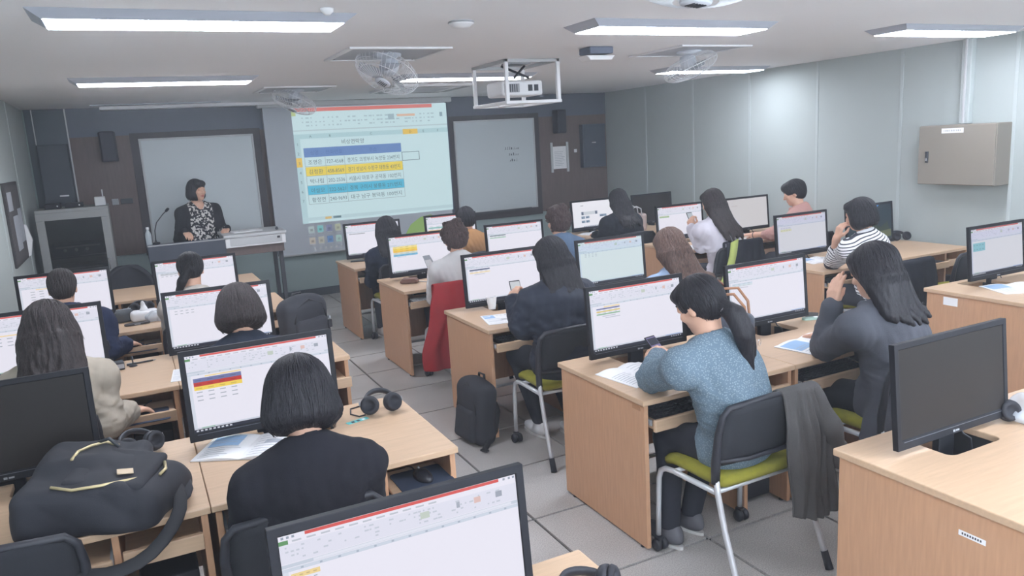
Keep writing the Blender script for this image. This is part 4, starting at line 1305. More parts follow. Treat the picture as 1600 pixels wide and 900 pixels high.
def check_mat():
    m = bpy.data.materials.new('cloth_blue_check'); m.use_nodes = True
    nt = m.node_tree; b = nt.nodes['Principled BSDF']; b.inputs['Roughness'].default_value = .9; b.inputs['Specular IOR Level'].default_value = .2
    tc = nt.nodes.new('ShaderNodeTexCoord'); mp = nt.nodes.new('ShaderNodeMapping'); mp.inputs['Rotation'].default_value = (.5, .2, .5); nt.links.new(tc.outputs['Object'], mp.inputs[0])
    ch = nt.nodes.new('ShaderNodeTexVoronoi'); ch.inputs['Scale'].default_value = 125; ch.inputs['Randomness'].default_value = .8; nt.links.new(mp.outputs[0], ch.inputs['Vector'])
    r = nt.nodes.new('ShaderNodeValToRGB'); r.color_ramp.elements[0].position = .2; r.color_ramp.elements[1].position = .45
    r.color_ramp.elements[0].color = rgb(134, 150, 160); r.color_ramp.elements[1].color = rgb(100, 118, 132)
    nt.links.new(ch.outputs[0], r.inputs[0]); nt.links.new(r.outputs[0], b.inputs['Base Color'])
    return m
CHECK = check_mat()

# ------------------------------------------------------------------ a person
def rotm(yaw, pitch, roll):
    """columns: right, forward, up; yaw to the left, pitch down"""
    return np.array(Matrix.Rotation(RAD(yaw), 3, 'Z') @ Matrix.Rotation(RAD(-pitch), 3, 'X') @ Matrix.Rotation(RAD(roll), 3, 'Y'))
def ik(S, T, l1, l2, pole):
    d = T-S; L = np.linalg.norm(d); L2 = min(L, (l1+l2)*.995)
    u = d/max(L, 1e-6)
    a = (l1*l1-l2*l2+L2*L2)/(2*L2); hgt = math.sqrt(max(0, l1*l1-a*a))
    p = pole-u*(pole@u); p = unit(p)
    return S+u*a+p*hgt, S+u*L2
class Person: pass
def person(label, hip, H, yaw=0, head=(0, 20, 0), hands=None, top=None, pants=(52, 54, 62), hair=None, seed=1, hip_z=.555, sw=.162, fine=.0075,
           feet=None, knees=None, stand=False, bulk=1.0, neck_r=.062, sleeve=1.0, elbows=None, tail=None, shoes=(60, 60, 66), elbow_out=.22, shr=0.0, sdrop=.078):
    q = Person()
    P = V3(hip[0], hip[1], hip_z); H = V3(*H)
    Rb = rotm(yaw, 0, 0); Rx, F, U = Rb[:, 0], Rb[:, 1], V3(0, 0, 1)
    Rh = rotm(yaw+head[0], head[1], head[2])
    root = thing('person', label, 'person', (hip[0], hip[1], 0))
    org = V3(hip[0], hip[1], 0)
    N = H-F*.05-U*.165+(Rh@V3(0, 0, -1)+U)*.03
    C = N+(P-N)*.36-F*.035; W = N+(P-N)*.70-F*.03
    if stand: C = N+(P-N)*.36-F*.01; W = N+(P-N)*.72+F*.005
    lat = unit(Rx+U*shr)
    S = {-1: N-lat*sw-U*sdrop+F*.012, 1: N+lat*sw-U*sdrop+F*.012}
    def Rsp(a, b):
        z = unit(b-a); y = unit(F-z*(F@z)); x = np.cross(y, z); return np.stack([x, y, z], 1)
    A = {}
    hands = hands or {}
    for s in (-1, 1):
        hd = hands.get(s, {})
        T = V3(*hd['w']) if 'w' in hd else S[s]+F*.36-U*.16-lat*s*.07
        pole = V3(*hd['pole']) if 'pole' in hd else Rx*s*elbow_out-U*1.0-F*.25
        E, T = ik(S[s], T, .285, .245, pole)
        if 'e' in hd:
            E = V3(*hd['e'])
            d = T-E; T = E+unit(d)*min(max(np.linalg.norm(d), .2), .26)
        A[s] = (S[s], E, T)
    L = {}
    for s in (-1, 1):
        hj = P+Rx*s*.09-U*.02+F*.02
        if stand:
            kn = V3(P[0], P[1], .48)+Rx*s*.09+F*.02; an = V3(P[0], P[1], .09)+Rx*s*.10-F*.01
        else:
            kn = V3(*knees[s]) if knees else V3(P[0], P[1], .515)+Rx*s*.11+F*.42
            an = V3(*feet[s]) if feet else V3(kn[0], kn[1], .09)+F*.02
        L[s] = (hj, kn, an)
    q.S, q.A, q.N, q.C, q.W, q.P, q.F, q.Rx, q.H, q.Rh, q.root, q.org = S, A, N, C, W, P, F, Rx, H, Rh, root, org
    def torso(fl, i=0.0, b=1.0):
        fl.add(('ell', P+F*.015, (.172*b+i, .125*b+i, .125+i), Rsp(P, W)), .05)
        fl.add(('ell', W, (.142*b+i, .105*b+i, .16+i), Rsp(P, C)), .06)
        fl.add(('ell', C, (.152*b+i, .104*b+i, .185+i), Rsp(W, N)), .06)
        fl.add(('cap', S[-1], S[1], .055+i, .055+i), .05)
        for s in (-1, 1): fl.add(('cap', N+U*.008-F*.012, S[s]+U*.010, .048+i*.9, .042+i), .05)
    def arms(fl, i=0.0, frac=1.0, k=.03):
        for s in (-1, 1):
            a, e, w = A[s]
            fl.add(('cap', a, e, .053*bulk+i, .042*bulk+i), k)
            w2 = e+(w-e)*frac
            fl.add(('cap', e, w2, .042*bulk+i, .030+i*.9), .018)
    def legs(fl, i=0.0, k=.035):
        for s in (-1, 1):
            hj, kn, an = L[s]
            fl.add(('cap', hj, kn, .082+i, .058+i), k)
            fl.add(('cap', kn, an, .054+i, .036+i), .025)
    allp = np.array([P, H, N, *[x for s in (-1, 1) for x in A[s]], *[x for s in (-1, 1) for x in L[s]]])
    lo = allp.min(0)-.2; hi = allp.max(0)+.24; lo[2] = max(lo[2], -.01)
    # ---- body: head with face, neck, trunk, arms with hands, legs
    fl = Field(lo, hi, fine)
    torso(fl, -.006); arms(fl, -.004, .98); legs(fl, -.004)
    hl = lambda *v: H+Rh@V3(*v)
    fl.add(('cap', N-U*.03, hl(0, -.018, -.055), .054, .050), .03)
    fl.add(('ell', hl(0, -.016, .030), (.074, .094, .088), Rh), .02)
    fl.add(('ell', hl(0, .024, -.040), (.057, .062, .074), Rh), .03)
    fl.add(('ell', hl(0, .060, -.088), (.026, .022, .020), Rh), .02)
    for s in (-1, 1):
        fl.add(('ell', hl(s*.038, .062, -.022), (.022, .018, .020), Rh), .015)       # cheeks
        fl.cut(('ell', hl(s*.030, .094, .010), (.017, .012, .010), Rh), .012)         # eye sockets
        fl.add(('ell', hl(s*.030, .077, .010), (.013, .012, .010), Rh), .003)
        fl.add(('ell', hl(s*.074, -.012, -.008), (.008, .018, .030), Rh), .006)       # ears
    fl.add(('cap', hl(0, .082, .012), hl(0, .101, -.024), .007, .012), .012)
    for s in (-1, 1): fl.add(('ell', hl(s*.009, .092, -.028), (.008, .010, .007), Rh), .005)
    fl.add(('cap', hl(-.030, .078, .027), hl(.030, .078, .027), .008, .008), .012)
    fl.add(('cap', hl(-.014, .083, -.054), hl(.014, .083, -.054), .006, .006), .006)
    fl.add(('cap', hl(-.012, .081, -.065), hl(.012, .081, -.065), .007, .007), .006)
    for s in (-1, 1):
        hd = hands.get(s, {})
        a, e, w = A[s]
        y = unit(hd['d']) if 'd' in hd else unit(unit(w-e)+F*.3-U*.15)
        n = V3(*hd['n']) if 'n' in hd else U*1.0
        z = unit(n-y*(n@y)); x = np.cross(y, z)       # x to the right when the back of the hand is up
        Rm = np.stack([x, y, z], 1); th = -s           # thumb side: right hand thumb on -x
        curl = hd.get('curl', .35); sp = hd.get('spread', .0)
        hp = lambda *v: w+Rm@V3(*v)
        fl.add(('cap', w-unit(w-e)*.03, w, .029, .026), .015)
        kn = []
        for i, (fx, ln) in enumerate(((.030, .95), (.010, 1.05), (-.010, .98), (-.029, .78))):
            k0 = hp(th*fx*.62, .012, 0); k1 = hp(th*fx, .082-.006*abs(i-1), .004)
            fl.add(('cap', k0, k1, .0145, .0120), .012)
            d = V3(th*(fx*2.0*sp), 1, 0); ang = .0; p0 = k1
            for seg, (l, r0, r1) in enumerate(((.044, .0105, .0095), (.028, .0095, .0088), (.022, .0088, .0075))):
                ang += curl*(.9 if seg == 0 else 1.15)
                dv = unit(V3(d[0], math.cos(ang), -math.sin(ang)))
                p1 = p0+Rm@(dv*l*ln)
                fl.add(('cap', p0, p1, r0, r1), .003 if seg else .007); p0 = p1
        tk = 1-.6*hd.get('tuck', 0)
        t0, t1, t2, t3 = hp(th*.018, .018, -.006), hp(th*.046*tk, .046, -.018), hp(th*(.056-.02*curl)*tk, .074, -.026-.02*curl), hp(th*(.054-.04*curl)*tk, .098, -.032-.03*curl)
        fl.add(('cap', t0, t1, .015, .0125), .010); fl.add(('cap', t1, t2, .0118, .0105), .004); fl.add(('cap', t2, t3, .0105, .0085), .004)
    Pm, Q = fl.mesh()
    lc = np.linalg.norm((Pm-hl(0, .090, -.059))@Rh/np.array([.022, .02, .013]), axis=1)
    mesh_obj('body', Pm, Q, SKIN, root, {'lip': np.clip(1.6-lc*1.2, 0, 1)}, org)
    for s in (-1, 1):
        m = MB(); m.lathe([(.0001, .0105), (.0045, .0096), (.0048, .0094)], BLACK, 12)
        m.lathe([(.0048, .0094), (.0085, .0062), (.0105, 0), (.0085, -.0062), (.001, -.0105)], mat('eye_white', (222, 220, 218), .3), 14)
        m.v = [tuple(hl(s*.030, .0755, .010)+Rh@V3(p[0], p[2], p[1])-org) for p in m.v]
        m.build('eye', root)
        m = MB(); m.tube([Vector(hl(s*.015, .0875, .032)-org), Vector(hl(s*.032, .0845, .036)-org), Vector(hl(s*.046, .073, .031)-org)], [.0022, .0028, .0015], mat('eyebrow', (50, 42, 40), .8), 6)
        m.build('eyebrow', root)
    # ---- legs clothing and shoes
    fl = Field([lo[0], lo[1], 0], [hi[0], hi[1], P[2]+.2], .012)
    fl.add(('ell', P+F*.015, (.182, .135, .12), Rsp(P, W)), .05); legs(fl, .010)
    for s in (-1, 1): fl.cut(('plane', L[s][2]+U*.0, U), .0) if False else None
    fl.ripple(fold_fn(seed+50, .004)); fl.cut(('plane', V3(0, 0, .085), U), .0)
    Pm, Q = fl.mesh(); mesh_obj('trousers', Pm, Q, cloth('trousers_%d_%d_%d' % pants, pants), root, None, org)
    for s in (-1, 1):
        an = L[s][2]; fl = Field(an-V3(.16, .16, .1), an+V3(.16, .26, .08), .008)
        c = V3(an[0], an[1], .04)
        fl.add(('ell', c+F*.055, (.042, .128, .036), Rb), .02); fl.add(('ell', c-F*.01+U*.03, (.040, .055, .045), Rb), .03); fl.cut(('plane', V3(0, 0, .004), V3(0, 0, 1)), 0)
        Pm, Q = fl.mesh(); sh = mesh_obj('shoe', Pm, Q, mat('shoe_%d_%d_%d' % shoes, shoes, .6), root, None, org)
        m = MB(); c2 = c-org
        m.prism([tuple((c2+Rb@V3(.046*math.cos(a)*(.85+.15*math.sin(a)), .055+.132*math.sin(a), 0))[:2]) for a in [2*math.pi*k/20 for k in range(20)]], .0015, .016, mat('shoe_sole', (196, 194, 192), .7)); m.build('sole', sh)
    # ---- top garment
    t = top; inf = t.get('i', .010); q.inf = inf
    fl = Field(lo-.02, hi+.02, t.get('h', .009))
    torso(fl, inf, t.get('b', 1.0)); arms(fl, inf, sleeve, .035)
    for pr in t.get('extra', lambda q: [])(q): fl.add(pr, .025)
    if tail:
        for (a, b, ra, rb) in tail: fl.add(('cap', V3(*a), V3(*b), ra, rb), .05)
    fl.ripple(fold_fn(seed, t.get('fold', .006)*1.0, 7, 14, 40)); fl.ripple(fold_fn(seed+7, t.get('fold', .006)*.9, 7, 45, 95))
    def wrinkle(x, y, z):
        out = 0
        for s in (-1, 1):
            a, e, w = A[s]
            for (p0, p1, sg) in ((a, e, 1), (e, w, -1)):
                d = p1-p0; Ln = np.linalg.norm(d); d = d/Ln
                ta = (x-p0[0])*d[0]+(y-p0[1])*d[1]+(z-p0[2])*d[2]
                r2 = (x-p0[0])**2+(y-p0[1])**2+(z-p0[2])**2-ta*ta
                de = (Ln-ta) if sg > 0 else ta
                out = out+np.sin(ta*6.283/.036+seed+2.2*np.sin(x*31+y*17)+1.5*np.sin(z*23))*np.exp(-(de/.13)**2)*np.exp(-np.maximum(r2, 0)/.006)*(de > -.03)
        zz = z-(P[2]+.14)
        out = out+.9*np.sin(z*6.283/.062+3.0*np.sin(x*8+seed)+1.2*np.sin(y*11))*np.exp(-(zz/.12)**2)
        out = out+.8*np.sin((x*Rx[0]+y*Rx[1])*6.283/.085+2.5*np.sin(z*9+seed*2))*np.exp(-((z-C[2]-.02)/.16)**2)
        return -np.abs(out)*t.get('fold', .006)*.85
    fl.ripple(wrinkle)
    fl.cut(('cap', N-U*.05+F*.03, N+U*.16+F*.03, neck_r*.86, neck_r+.02), .006)
    if not stand and not tail: fl.cut(('plane', V3(0, 0, P[2]-.10), V3(0, 0, 1)), .0)
    if stand: fl.cut(('plane', V3(0, 0, P[2]-.16), V3(0, 0, 1)), .0)
    if sleeve < 1.0:
        pass
    for pr in t.get('cuts', lambda q: [])(q): fl.cut(pr, .006)
    Pm, Q = fl.mesh(); Pm = relax(Pm, Q, 1, .4)
    at = None
    if t.get('attr') == 'stripe':
        best = np.full(len(Pm), 1e9); val = (Pm-P)@unit(N-P)
        dt = np.linalg.norm(np.cross(Pm-P, unit(N-P)), axis=1)
        for s in (-1, 1):
            a, e, w = A[s]
            for (p0, p1, o0) in ((a, e, 0), (e, w, .285)):
                d = p1-p0; tt = np.clip(((Pm-p0)@d)/(d@d), 0, 1)
                ds = np.linalg.norm(Pm-p0-tt[:, None]*d, axis=1)
                m_ = (ds < .075) & (ds < best) & ((o0 > 0) | (np.abs((Pm-N)@Rx) > sw*.93))
                best[m_] = ds[m_]; val[m_] = (o0+tt*np.linalg.norm(d))[m_]
        at = {'stripe': val+2.0}
    if t.get('attr') == 'front':
        loc = Pm-N; at = {'front': ((loc@F > -.02) & (np.abs(loc@Rx) < .125)).astype(float)}
    g = mesh_obj(t['name'], Pm, Q, t['m'], root, at, org)
    if t.get('label'): g['label'] = t['label']
    q.garment = g
    # ---- hair
    if hair: build_hair(q, seed=seed, **hair)
    return q

def build_hair(q, style='bob', m=None, h=.0055, seed=1, L=.3, vol=1.0, side=0.0, drop=None, tails=(), groove=.0016):
    H, Rh, F, Rx, N, C, W, org, root = q.H, q.Rh, q.F, q.Rx, q.N, q.C, q.W, q.org, q.root
    U = V3(0, 0, 1)
    hl = lambda *v: H+Rh@V3(*v)
    rr = np.random.RandomState(seed+11)
    locks = []
    lo = H-.22; hi = H+.22
    ends = []
    bk = lambda s: N*(1-s)+C*s-F*(.105)           # along the back
    if style in ('long', 'shoulder'):
        nl = 17
        for i in range(nl):
            a = -1.0+2*i/(nl-1)                     # across the back of the head
            x = .088*math.sin(a*1.75); y = -.112*math.cos(a*1.35)+.01
            p0 = hl(x*.80, y*.80, .055); p1 = hl(x*1.08*vol, y*1.05*vol, -.045)
            def back(dz):          # how far behind the neck base the clothed back lies, dz below it
                return -np.interp(dz, [-.05, 0, .04, .08, .15, .35], [.070, .098, .135, .165, .188, .190])-max(0, q.inf-.012)+.030*abs(a)**2
            base = N+Rx*(x*1.12*vol+side*.3)+F*back(-.01)+U*.01
            r = rr.uniform(.019, .025)*vol
            locks += [('cap', p0, p1, .028, .024), ('cap', p1, base, .024, r)]
            dzt = max(.02, L-.16+rr.uniform(-.03, .03)-.03*abs(a))
            prev = base; n_ = 3
            for j in range(1, n_+1):
                dz = dzt*j/n_
                nx = N+Rx*(x*(1.12+.10*j/n_)*vol+side*(.3+.7*j/n_)+.006*math.sin(3*j+i))+F*(back(dz)-.004)-U*dz
                locks.append(('cap', prev, nx, r*(1-.16*(j-1)), r*(1-.16*j) if j < n_ else .010)); prev = nx
            tip2 = prev
            ends.append(tip2)
    for tl in tails:
        pts = [V3(*p) for p in tl['pts']]; rs = tl['r']
        for k in range(tl.get('n', 7)):
            jit = rr.normal(size=3)*tl.get('j', .008)
            for i in range(len(pts)-1):
                f0 = 0 if i == 0 else 1
                locks.append(('cap', pts[i]+jit*f0, pts[i+1]+jit*(1.5 if i == len(pts)-2 else 1)+(U*rr.uniform(-.02, .02) if i == len(pts)-2 else 0), rs[i]*.72, rs[i+1]*.72))
        ends += pts
    if ends:
        lo = np.minimum(lo, np.array(ends).min(0)-.06); hi = np.maximum(hi, np.array(ends).max(0)+.06)
    fl = Field(lo, hi, h)
    v = vol
    if style == 'short':
        fl.add(('ell', hl(0, -.024, .038), (.083*v, .104*v, .092*v), Rh), .01)
        fl.add(('ell', hl(0, -.055, -.02), (.070*v, .062, .062), Rh), .03)
        fl.add(('ell', hl(0, .045, .075), (.070*v, .055, .045*v), Rh), .02)
    elif style == 'curly':
        fl.add(('ell', hl(0, -.024, .036), (.092*v, .112*v, .098*v), Rh), .01)
        fl.add(('ell', hl(0, -.055, -.035), (.086*v, .070, .072), Rh), .03)
        for k in range(70):
            a = rr.uniform(-2.6, 2.6); zz = rr.uniform(-.085, .125)
            rad = math.sqrt(max(.02, 1-((zz-.02)/.13)**2))
            p = hl(.094*v*rad*math.sin(a), -.026-.108*v*rad*math.cos(a), zz)
            fl.add(('ell', p, (.018, .018, .014), Rh), .010)
    elif style == 'bob':
        fl.add(('ell', hl(0, -.022, .036), (.092*v, .108*v, .096*v), Rh), .01)
        fl.add(('ell', hl(0, -.030, -.030), (.112*v, .100*v, .098), Rh), .04)
        fl.add(('ell', hl(0, -.026, -.062), (.114*v, .098*v, .060), Rh), .03)
        fl.cut(('plane', hl(0, -.02, -.112), Rh@V3(0, .18, 1)), .015)
        fl.add(('ell', hl(0, .055, .070), (.066, .045, .040), Rh), .02)
    elif style == 'shoulder' or style == 'long':
        fl.add(('ell', hl(0, -.022, .036), (.090*v, .108*v, .096*v), Rh), .01)
        fl.add(('ell', hl(0, -.040, -.03), (.096*v, .085*v, .10), Rh), .03)
        fl.add(('ell', hl(0, .050, .072), (.066, .048, .040), Rh), .02)
    elif style == 'tied':
        fl.add(('ell', hl(0, -.020, .034), (.083*v, .104*v, .092*v), Rh), .01)
        fl.add(('ell', hl(0, -.060, -.010), (.070, .056, .070), Rh), .03)
        fl.add(('ell', hl(0, .050, .070), (.066, .046, .036), Rh), .02)
    for i, pr in enumerate(locks): fl.add(pr, .006)
    ph = rr.uniform(0, 6)
    def grv(x, y, z):
        dx, dy, dz = x-H[0], y-H[1], z-H[2]
        u = dx*Rh[0, 0]+dy*Rh[1, 0]+dz*Rh[2, 0]; w_ = dx*Rh[0, 1]+dy*Rh[1, 1]+dz*Rh[2, 1]+.02; zz = dx*Rh[0, 2]+dy*Rh[1, 2]+dz*Rh[2, 2]
        th = np.arctan2(u, -w_)
        return groove*(np.sin(th*19+ph+2.6*np.sin(zz*22+th*3))*.6+np.sin(th*33+1.7+4*np.sin(zz*15+th))*.5+np.sin(zz*60+th*9+ph)*.4)
    fl.ripple(grv)
    # open the face
    if style in ('short', 'curly'):
        fl.cut(('ell', hl(0, .105, -.045), (.066, .075, .090), Rh), .012)
        for s in (-1, 1): fl.cut(('ell', hl(s*.085, .030, -.040), (.030, .045, .050), Rh), .012)
    else:
        fl.cut(('ell', hl(0, .115, -.045), (.060, .085, .092), Rh), .012)
    if style == 'tied':
        for s in (-1, 1): fl.cut(('ell', hl(s*.088, .012, -.035), (.030, .040, .042), Rh), .012)
    Pm, Q = fl.mesh()
    # fine strands laid over the hair so that its outline and shine break up
    o3 = hl(0, -.02, .02)
    rs = np.arange(.03, .165, .003)
    SV = []; SQ = []; nb = len(Pm)
    for k in range(230):
        th = rr.uniform(-2.15, 2.15) if rr.random_sample() < .85 else rr.uniform(-3.1, 3.1)
        lim = 2.45 if abs(th) < 1.9 else 1.15
        ph0 = rr.uniform(.05, .9); n_ = 13
        pts = []
        wob = rr.uniform(-.25, .25); w2 = rr.uniform(0, 6)
        for i in range(n_):
            p_ = ph0+(lim-ph0)*i/(n_-1)
            tt = th+wob*(i/n_)**2+.05*math.sin(3*p_+w2)
            d = Rh@V3(math.sin(p_)*math.sin(tt), -math.sin(p_)*math.cos(tt), math.cos(p_))
            D_r = fl.sample(o3+rs[:, None]*d)
            neg = np.where(D_r < 0)[0]
            if len(neg) == 0 or neg[-1] == len(rs)-1: break
            j = neg[-1]; r0 = rs[j]+.003*(-D_r[j])/(D_r[j+1]-D_r[j]+1e-9)
            if r0 < .045: break
            pts.append(o3+d*(r0+.0008))
        if len(pts) < 4: continue
        if rr.random_sample() < .5:
            pts.append(pts[-1]+unit(pts[-1]-pts[-2])*rr.uniform(.004, .016)-U*.004)
        pts = np.array(pts); w = rr.uniform(.0014, .0026); m_ = len(pts)
        for i in range(m_):
            t = unit(pts[min(i+1, m_-1)]-pts[max(i-1, 0)]); nrm = unit(pts[i]-o3); s_ = np.cross(t, nrm)
            ww = w*(1-.75*(i/(m_-1))**2)
            for (a, b) in ((1, 0), (0, .9), (-1, 0), (0, -.9)):
                SV.append(pts[i]+s_*a*ww*1.5+nrm*b*ww)
        b0 = nb+len(SV)-4*m_
        for i in range(m_-1):
            for c in range(4):
                SQ.append((b0+4*i+c, b0+4*i+(c+1) % 4, b0+4*i+4+(c+1) % 4, b0+4*i+4+c))
    if SV:
        Pm = np.concatenate([Pm, np.array(SV)]); Q = np.concatenate([Q, np.array(SQ)])
    o = mesh_obj('hair', Pm, Q, m or H_BLACK, root, None, org)
    for tl in tails:
        if tl.get('tie'):
            c = V3(*tl['tie'])-org; d = unit(V3(*tl['pts'][1])-V3(*tl['pts'][0]))
            b = MB(); a = unit(np.cross(d, U)); bb = np.cross(d, a); r = tl.get('tr', .026)
            b.tube([Vector(c+a*math.cos(2*math.pi*k/16)*r+bb*math.sin(2*math.pi*k/16)*r) for k in range(16)], .006, mat('hair_tie', (170, 168, 172), .5), 6, closed=True); b.build('hair_tie', root)
    return o
def tube_extra(q_pts, r):
    return [('cap', V3(*q_pts[i]), V3(*q_pts[i+1]), r, r) for i in range(len(q_pts)-1)]
def collar(r=.068, t=.012, up=.03, fwd=.0):
    def f(q):
        out = []
        c = q.N+V3(0, 0, up)+q.F*(.012+fwd); n = 14
        P = [c+q.Rx*r*math.cos(2*math.pi*k/n)+q.F*r*math.sin(2*math.pi*k/n)-V3(0, 0, .018)*math.sin(2*math.pi*k/n) for k in range(n)]
        for k in range(n): out.append(('cap', P[k], P[(k+1) % n], t, t))
        return out
    return f
def hood(q):
    out = []
    for k in range(9):
        a = math.pi*(k/8); c = q.N-q.F*(.055+.055*math.sin(a))-V3(0, 0, .02+.03*math.sin(a))+q.Rx*.115*math.cos(a)
        out.append(('cap', c, c-V3(0, 0, .02+.06*math.sin(a))+q.F*-.012, .038, .036))
    return out
# ------------------------------------------------------------------ the people
hx = lambda s, w, **k: {s: dict(w=w, **k)}
person('woman with a black bob in a black sweater seated nearest left, back to us', (-1.22, R1-.19), (-1.20, -.775, 1.105), 0, (0, 24, 2),
       {-1: dict(w=(-1.38, -.50, .66)), 1: dict(w=(-1.05, -.50, .67))}, dict(name='sweater', m=cloth('black_knit', (34, 34, 41)), i=.013, b=1.12, fold=.005), hair=dict(style='bob', m=H_BLACK, vol=1.05), seed=3, sw=.166, fine=.007, neck_r=.060, bulk=1.05, sdrop=.088)
person('woman with wavy dark hair in a beige jacket reaching to a mouse', (-2.08, R2-.25), (-2.0, .84, 1.130), 0, (0, 24, 0),
       {1: dict(w=(-1.745, R2-.125, .662), e=(-1.83, R2-.33, .685), n=(-.2, -.2, 1), d=(.8, .62, -.12), curl=.32), -1: dict(w=(-2.25, 1.15, .73))},
       dict(name='jacket', m=cloth('beige_twill', (168, 158, 144)), i=.022, b=1.08, fold=.008, extra=collar(.074, .014, .022), h=.0085), hair=dict(style='shoulder', m=H_DARK, vol=1.12, L=.125, groove=.003), seed=4, sw=.170, fine=.0065,
       tail=(((-1.93, .62, .55), (-1.88, .66, .46), .05, .03), ((-2.2, .6, .55), (-2.22, .6, .40), .06, .03)))
person('woman with a rounded dark bob in a navy top, back to us', (-1.20, R2-.25), (-1.175, .84, 1.105), 0, (0, 26, 0), {}, dict(name='blouse', m=cloth('navy', (44, 50, 64)), i=.012, fold=.006), hair=dict(style='bob', m=H_DARK, vol=1.04), seed=5, fine=.009)
person('man with short dark hair in a navy jacket, far left', (-2.08, R3-.25), (-2.05, 2.46, 1.095), 0, (0, 22, 0),
       {1: dict(w=(-1.755, R3-.155, .662), e=(-1.85, R3-.34, .69), n=(-.2, -.2, 1), d=(.8, .6, -.1), curl=.45)}, dict(name='jacket', m=cloth('navy_jacket', (42, 50, 76)), i=.022, b=1.12, fold=.008, extra=collar(.07, .014, .02)), hair=dict(style='short', m=H_DARK, vol=1.0), seed=6, sw=.185, fine=.0075, bulk=1.15)
person('woman with dark hair tied low and a pale collar, before the lectern', (-1.26, R3-.19), (-1.28, 2.50, 1.11), 0, (0, 30, 0), {}, dict(name='blouse', m=cloth('cream_blouse', (206, 198, 190)), i=.013, fold=.007, extra=collar(.066, .012, .022)),
       hair=dict(style='tied', m=H_BLACK, vol=1.03, tails=[dict(pts=[(-1.29, 2.40, 1.14), (-1.35, 2.38, 1.06), (-1.385, 2.39, .97)], r=[.035, .03, .012], n=6)]), seed=7, fine=.009)
# middle block
qa = person('woman with a ponytail in a blue checked shirt leaning over her phone', (.60, R1-.235), (.455, -.725, 1.150), 8, (6, 26, -6),
       {-1: dict(w=(.56, -.27, .80), e=(.395, -.47, .785), n=(-.5, .2, .8), d=(.35, 1, .15), curl=.55), 1: dict(w=(.66, -.30, .79), n=(.6, .3, .7), d=(-.2, 1, .2), curl=.5)},
       dict(name='shirt', m=CHECK, i=.016, b=1.05, fold=.007, h=.008, extra=collar(.062, .011, .02)), pants=(40, 42, 50),
       hair=dict(style='tied', m=H_BLACK, vol=1.02, tails=[dict(pts=[(.475, -.82, 1.175), (.505, -.875, 1.13), (.52, -.91, 1.06), (.545, -.91, .945)], r=[.03, .04, .042, .014], n=9, j=.010, tie=(.488, -.845, 1.155))]),
       seed=8, sw=.165, fine=.006, feet={-1: (.42, -.55, .09), 1: (.58, -.50, .09)}, knees={-1: (.46, -.50, .50), 1: (.72, -.48, .50)}, shoes=(92, 92, 98), shr=-.10)
qz = person('woman with long black hair in a dark grey blazer, hand at her temple', (1.57, R1-.25), (1.47, -.745, 1.165), 4, (6, 22, 6),
       {-1: dict(w=(1.375, -.60, .985), e=(1.385, -.555, .775), n=(-1, .1, .2), d=(.22, .0, 1), curl=.16, tuck=1), 1: dict(w=(1.62, -.36, .74))},
       dict(name='blazer', m=cloth('charcoal_wool', (80, 82, 90), .06, .4, 300), i=.020, b=1.08, fold=.006, h=.0085, extra=collar(.07, .013, .02)), pants=(40, 42, 48),
       hair=dict(style='long', m=H_BLACK, vol=1.08, L=.20, side=.045), seed=9, sw=.178, fine=.006,
       tail=(((1.42, -.92, .62), (1.33, -.88, .42), .09, .05), ((1.70, -.95, .60), (1.76, -.95, .42), .09, .06)))
person('woman with black hair in a dark hooded padded jacket holding a phone', (.64, R2-.35), (.625, .83, 1.150), 4, (6, 24, 0),
       {-1: dict(w=(.44, .97, .88), e=(.40, .80, .775), n=(-.7, -.3, .5), d=(.25, .6, .75), curl=.6), 1: dict(w=(.72, 1.1, .74))},
       dict(name='padded_jacket', m=cloth('dark_navy_nylon', (40, 45, 58), .04, .1, 200, .6), i=.030, b=1.16, fold=.010, h=.009, extra=hood), pants=(40, 42, 50),
       hair=dict(style='shoulder', m=H_BLACK, vol=1.04, L=.175), seed=10, sw=.176, fine=.007, feet={-1: (.56, .95, .09), 1: (.74, .80, .09)}, shoes=(214, 214, 216))
qb = person('woman with long brown hair in pale denim jacket', (1.62, R2-.25), (1.53, .85, 1.11), 0, (0, 26, 0), {}, dict(name='denim_jacket', m=cloth('pale_denim', (140, 160, 186), .12), i=.016, fold=.006, extra=collar(.072, .013, .02)),
       hair=dict(style='long', m=H_BROWN, vol=1.04, L=.23, side=.12), seed=11, fine=.009)
person('woman with short curly brown hair in a white knit top', (.68, R3-.26), (.650, 2.42, 1.140), 0, (0, 22, 0), {-1: dict(w=(.55, 2.68, .84), d=(.2, .8, .5), n=(-.6, -.2, .6), curl=.5)}, dict(name='knit_top', m=cloth('off_white_knit', (200, 198, 198)), i=.014, fold=.006),
       hair=dict(style='curly', m=H_SOFT, vol=1.0), seed=12, fine=.0085)
person('person with short curly hair in a blue denim jacket', (1.62, R3-.25), (1.60, 2.44, 1.180), 0, (0, 16, 0), {}, dict(name='denim_jacket', m=cloth('mid_denim', (92, 112, 138), .14), i=.018, fold=.007, extra=collar(.072, .014, .02)), hair=dict(style='curly', m=H_SOFT, vol=.98), seed=13, fine=.009)
person('long dark haired person in navy on the farthest aisle seat', (.66, R4-.26), (.585, 3.99, 1.080), 0, (0, 26, 0), {}, dict(name='jacket', m=cloth('dark_navy', (38, 44, 60)), i=.016, fold=.006), hair=dict(style='shoulder', m=H_BLACK, vol=1.06, L=.24), seed=14, fine=.0095, feet={-1: (.52, 4.20, .09), 1: (.66, 4.2, .09)}, shoes=(180, 172, 168))
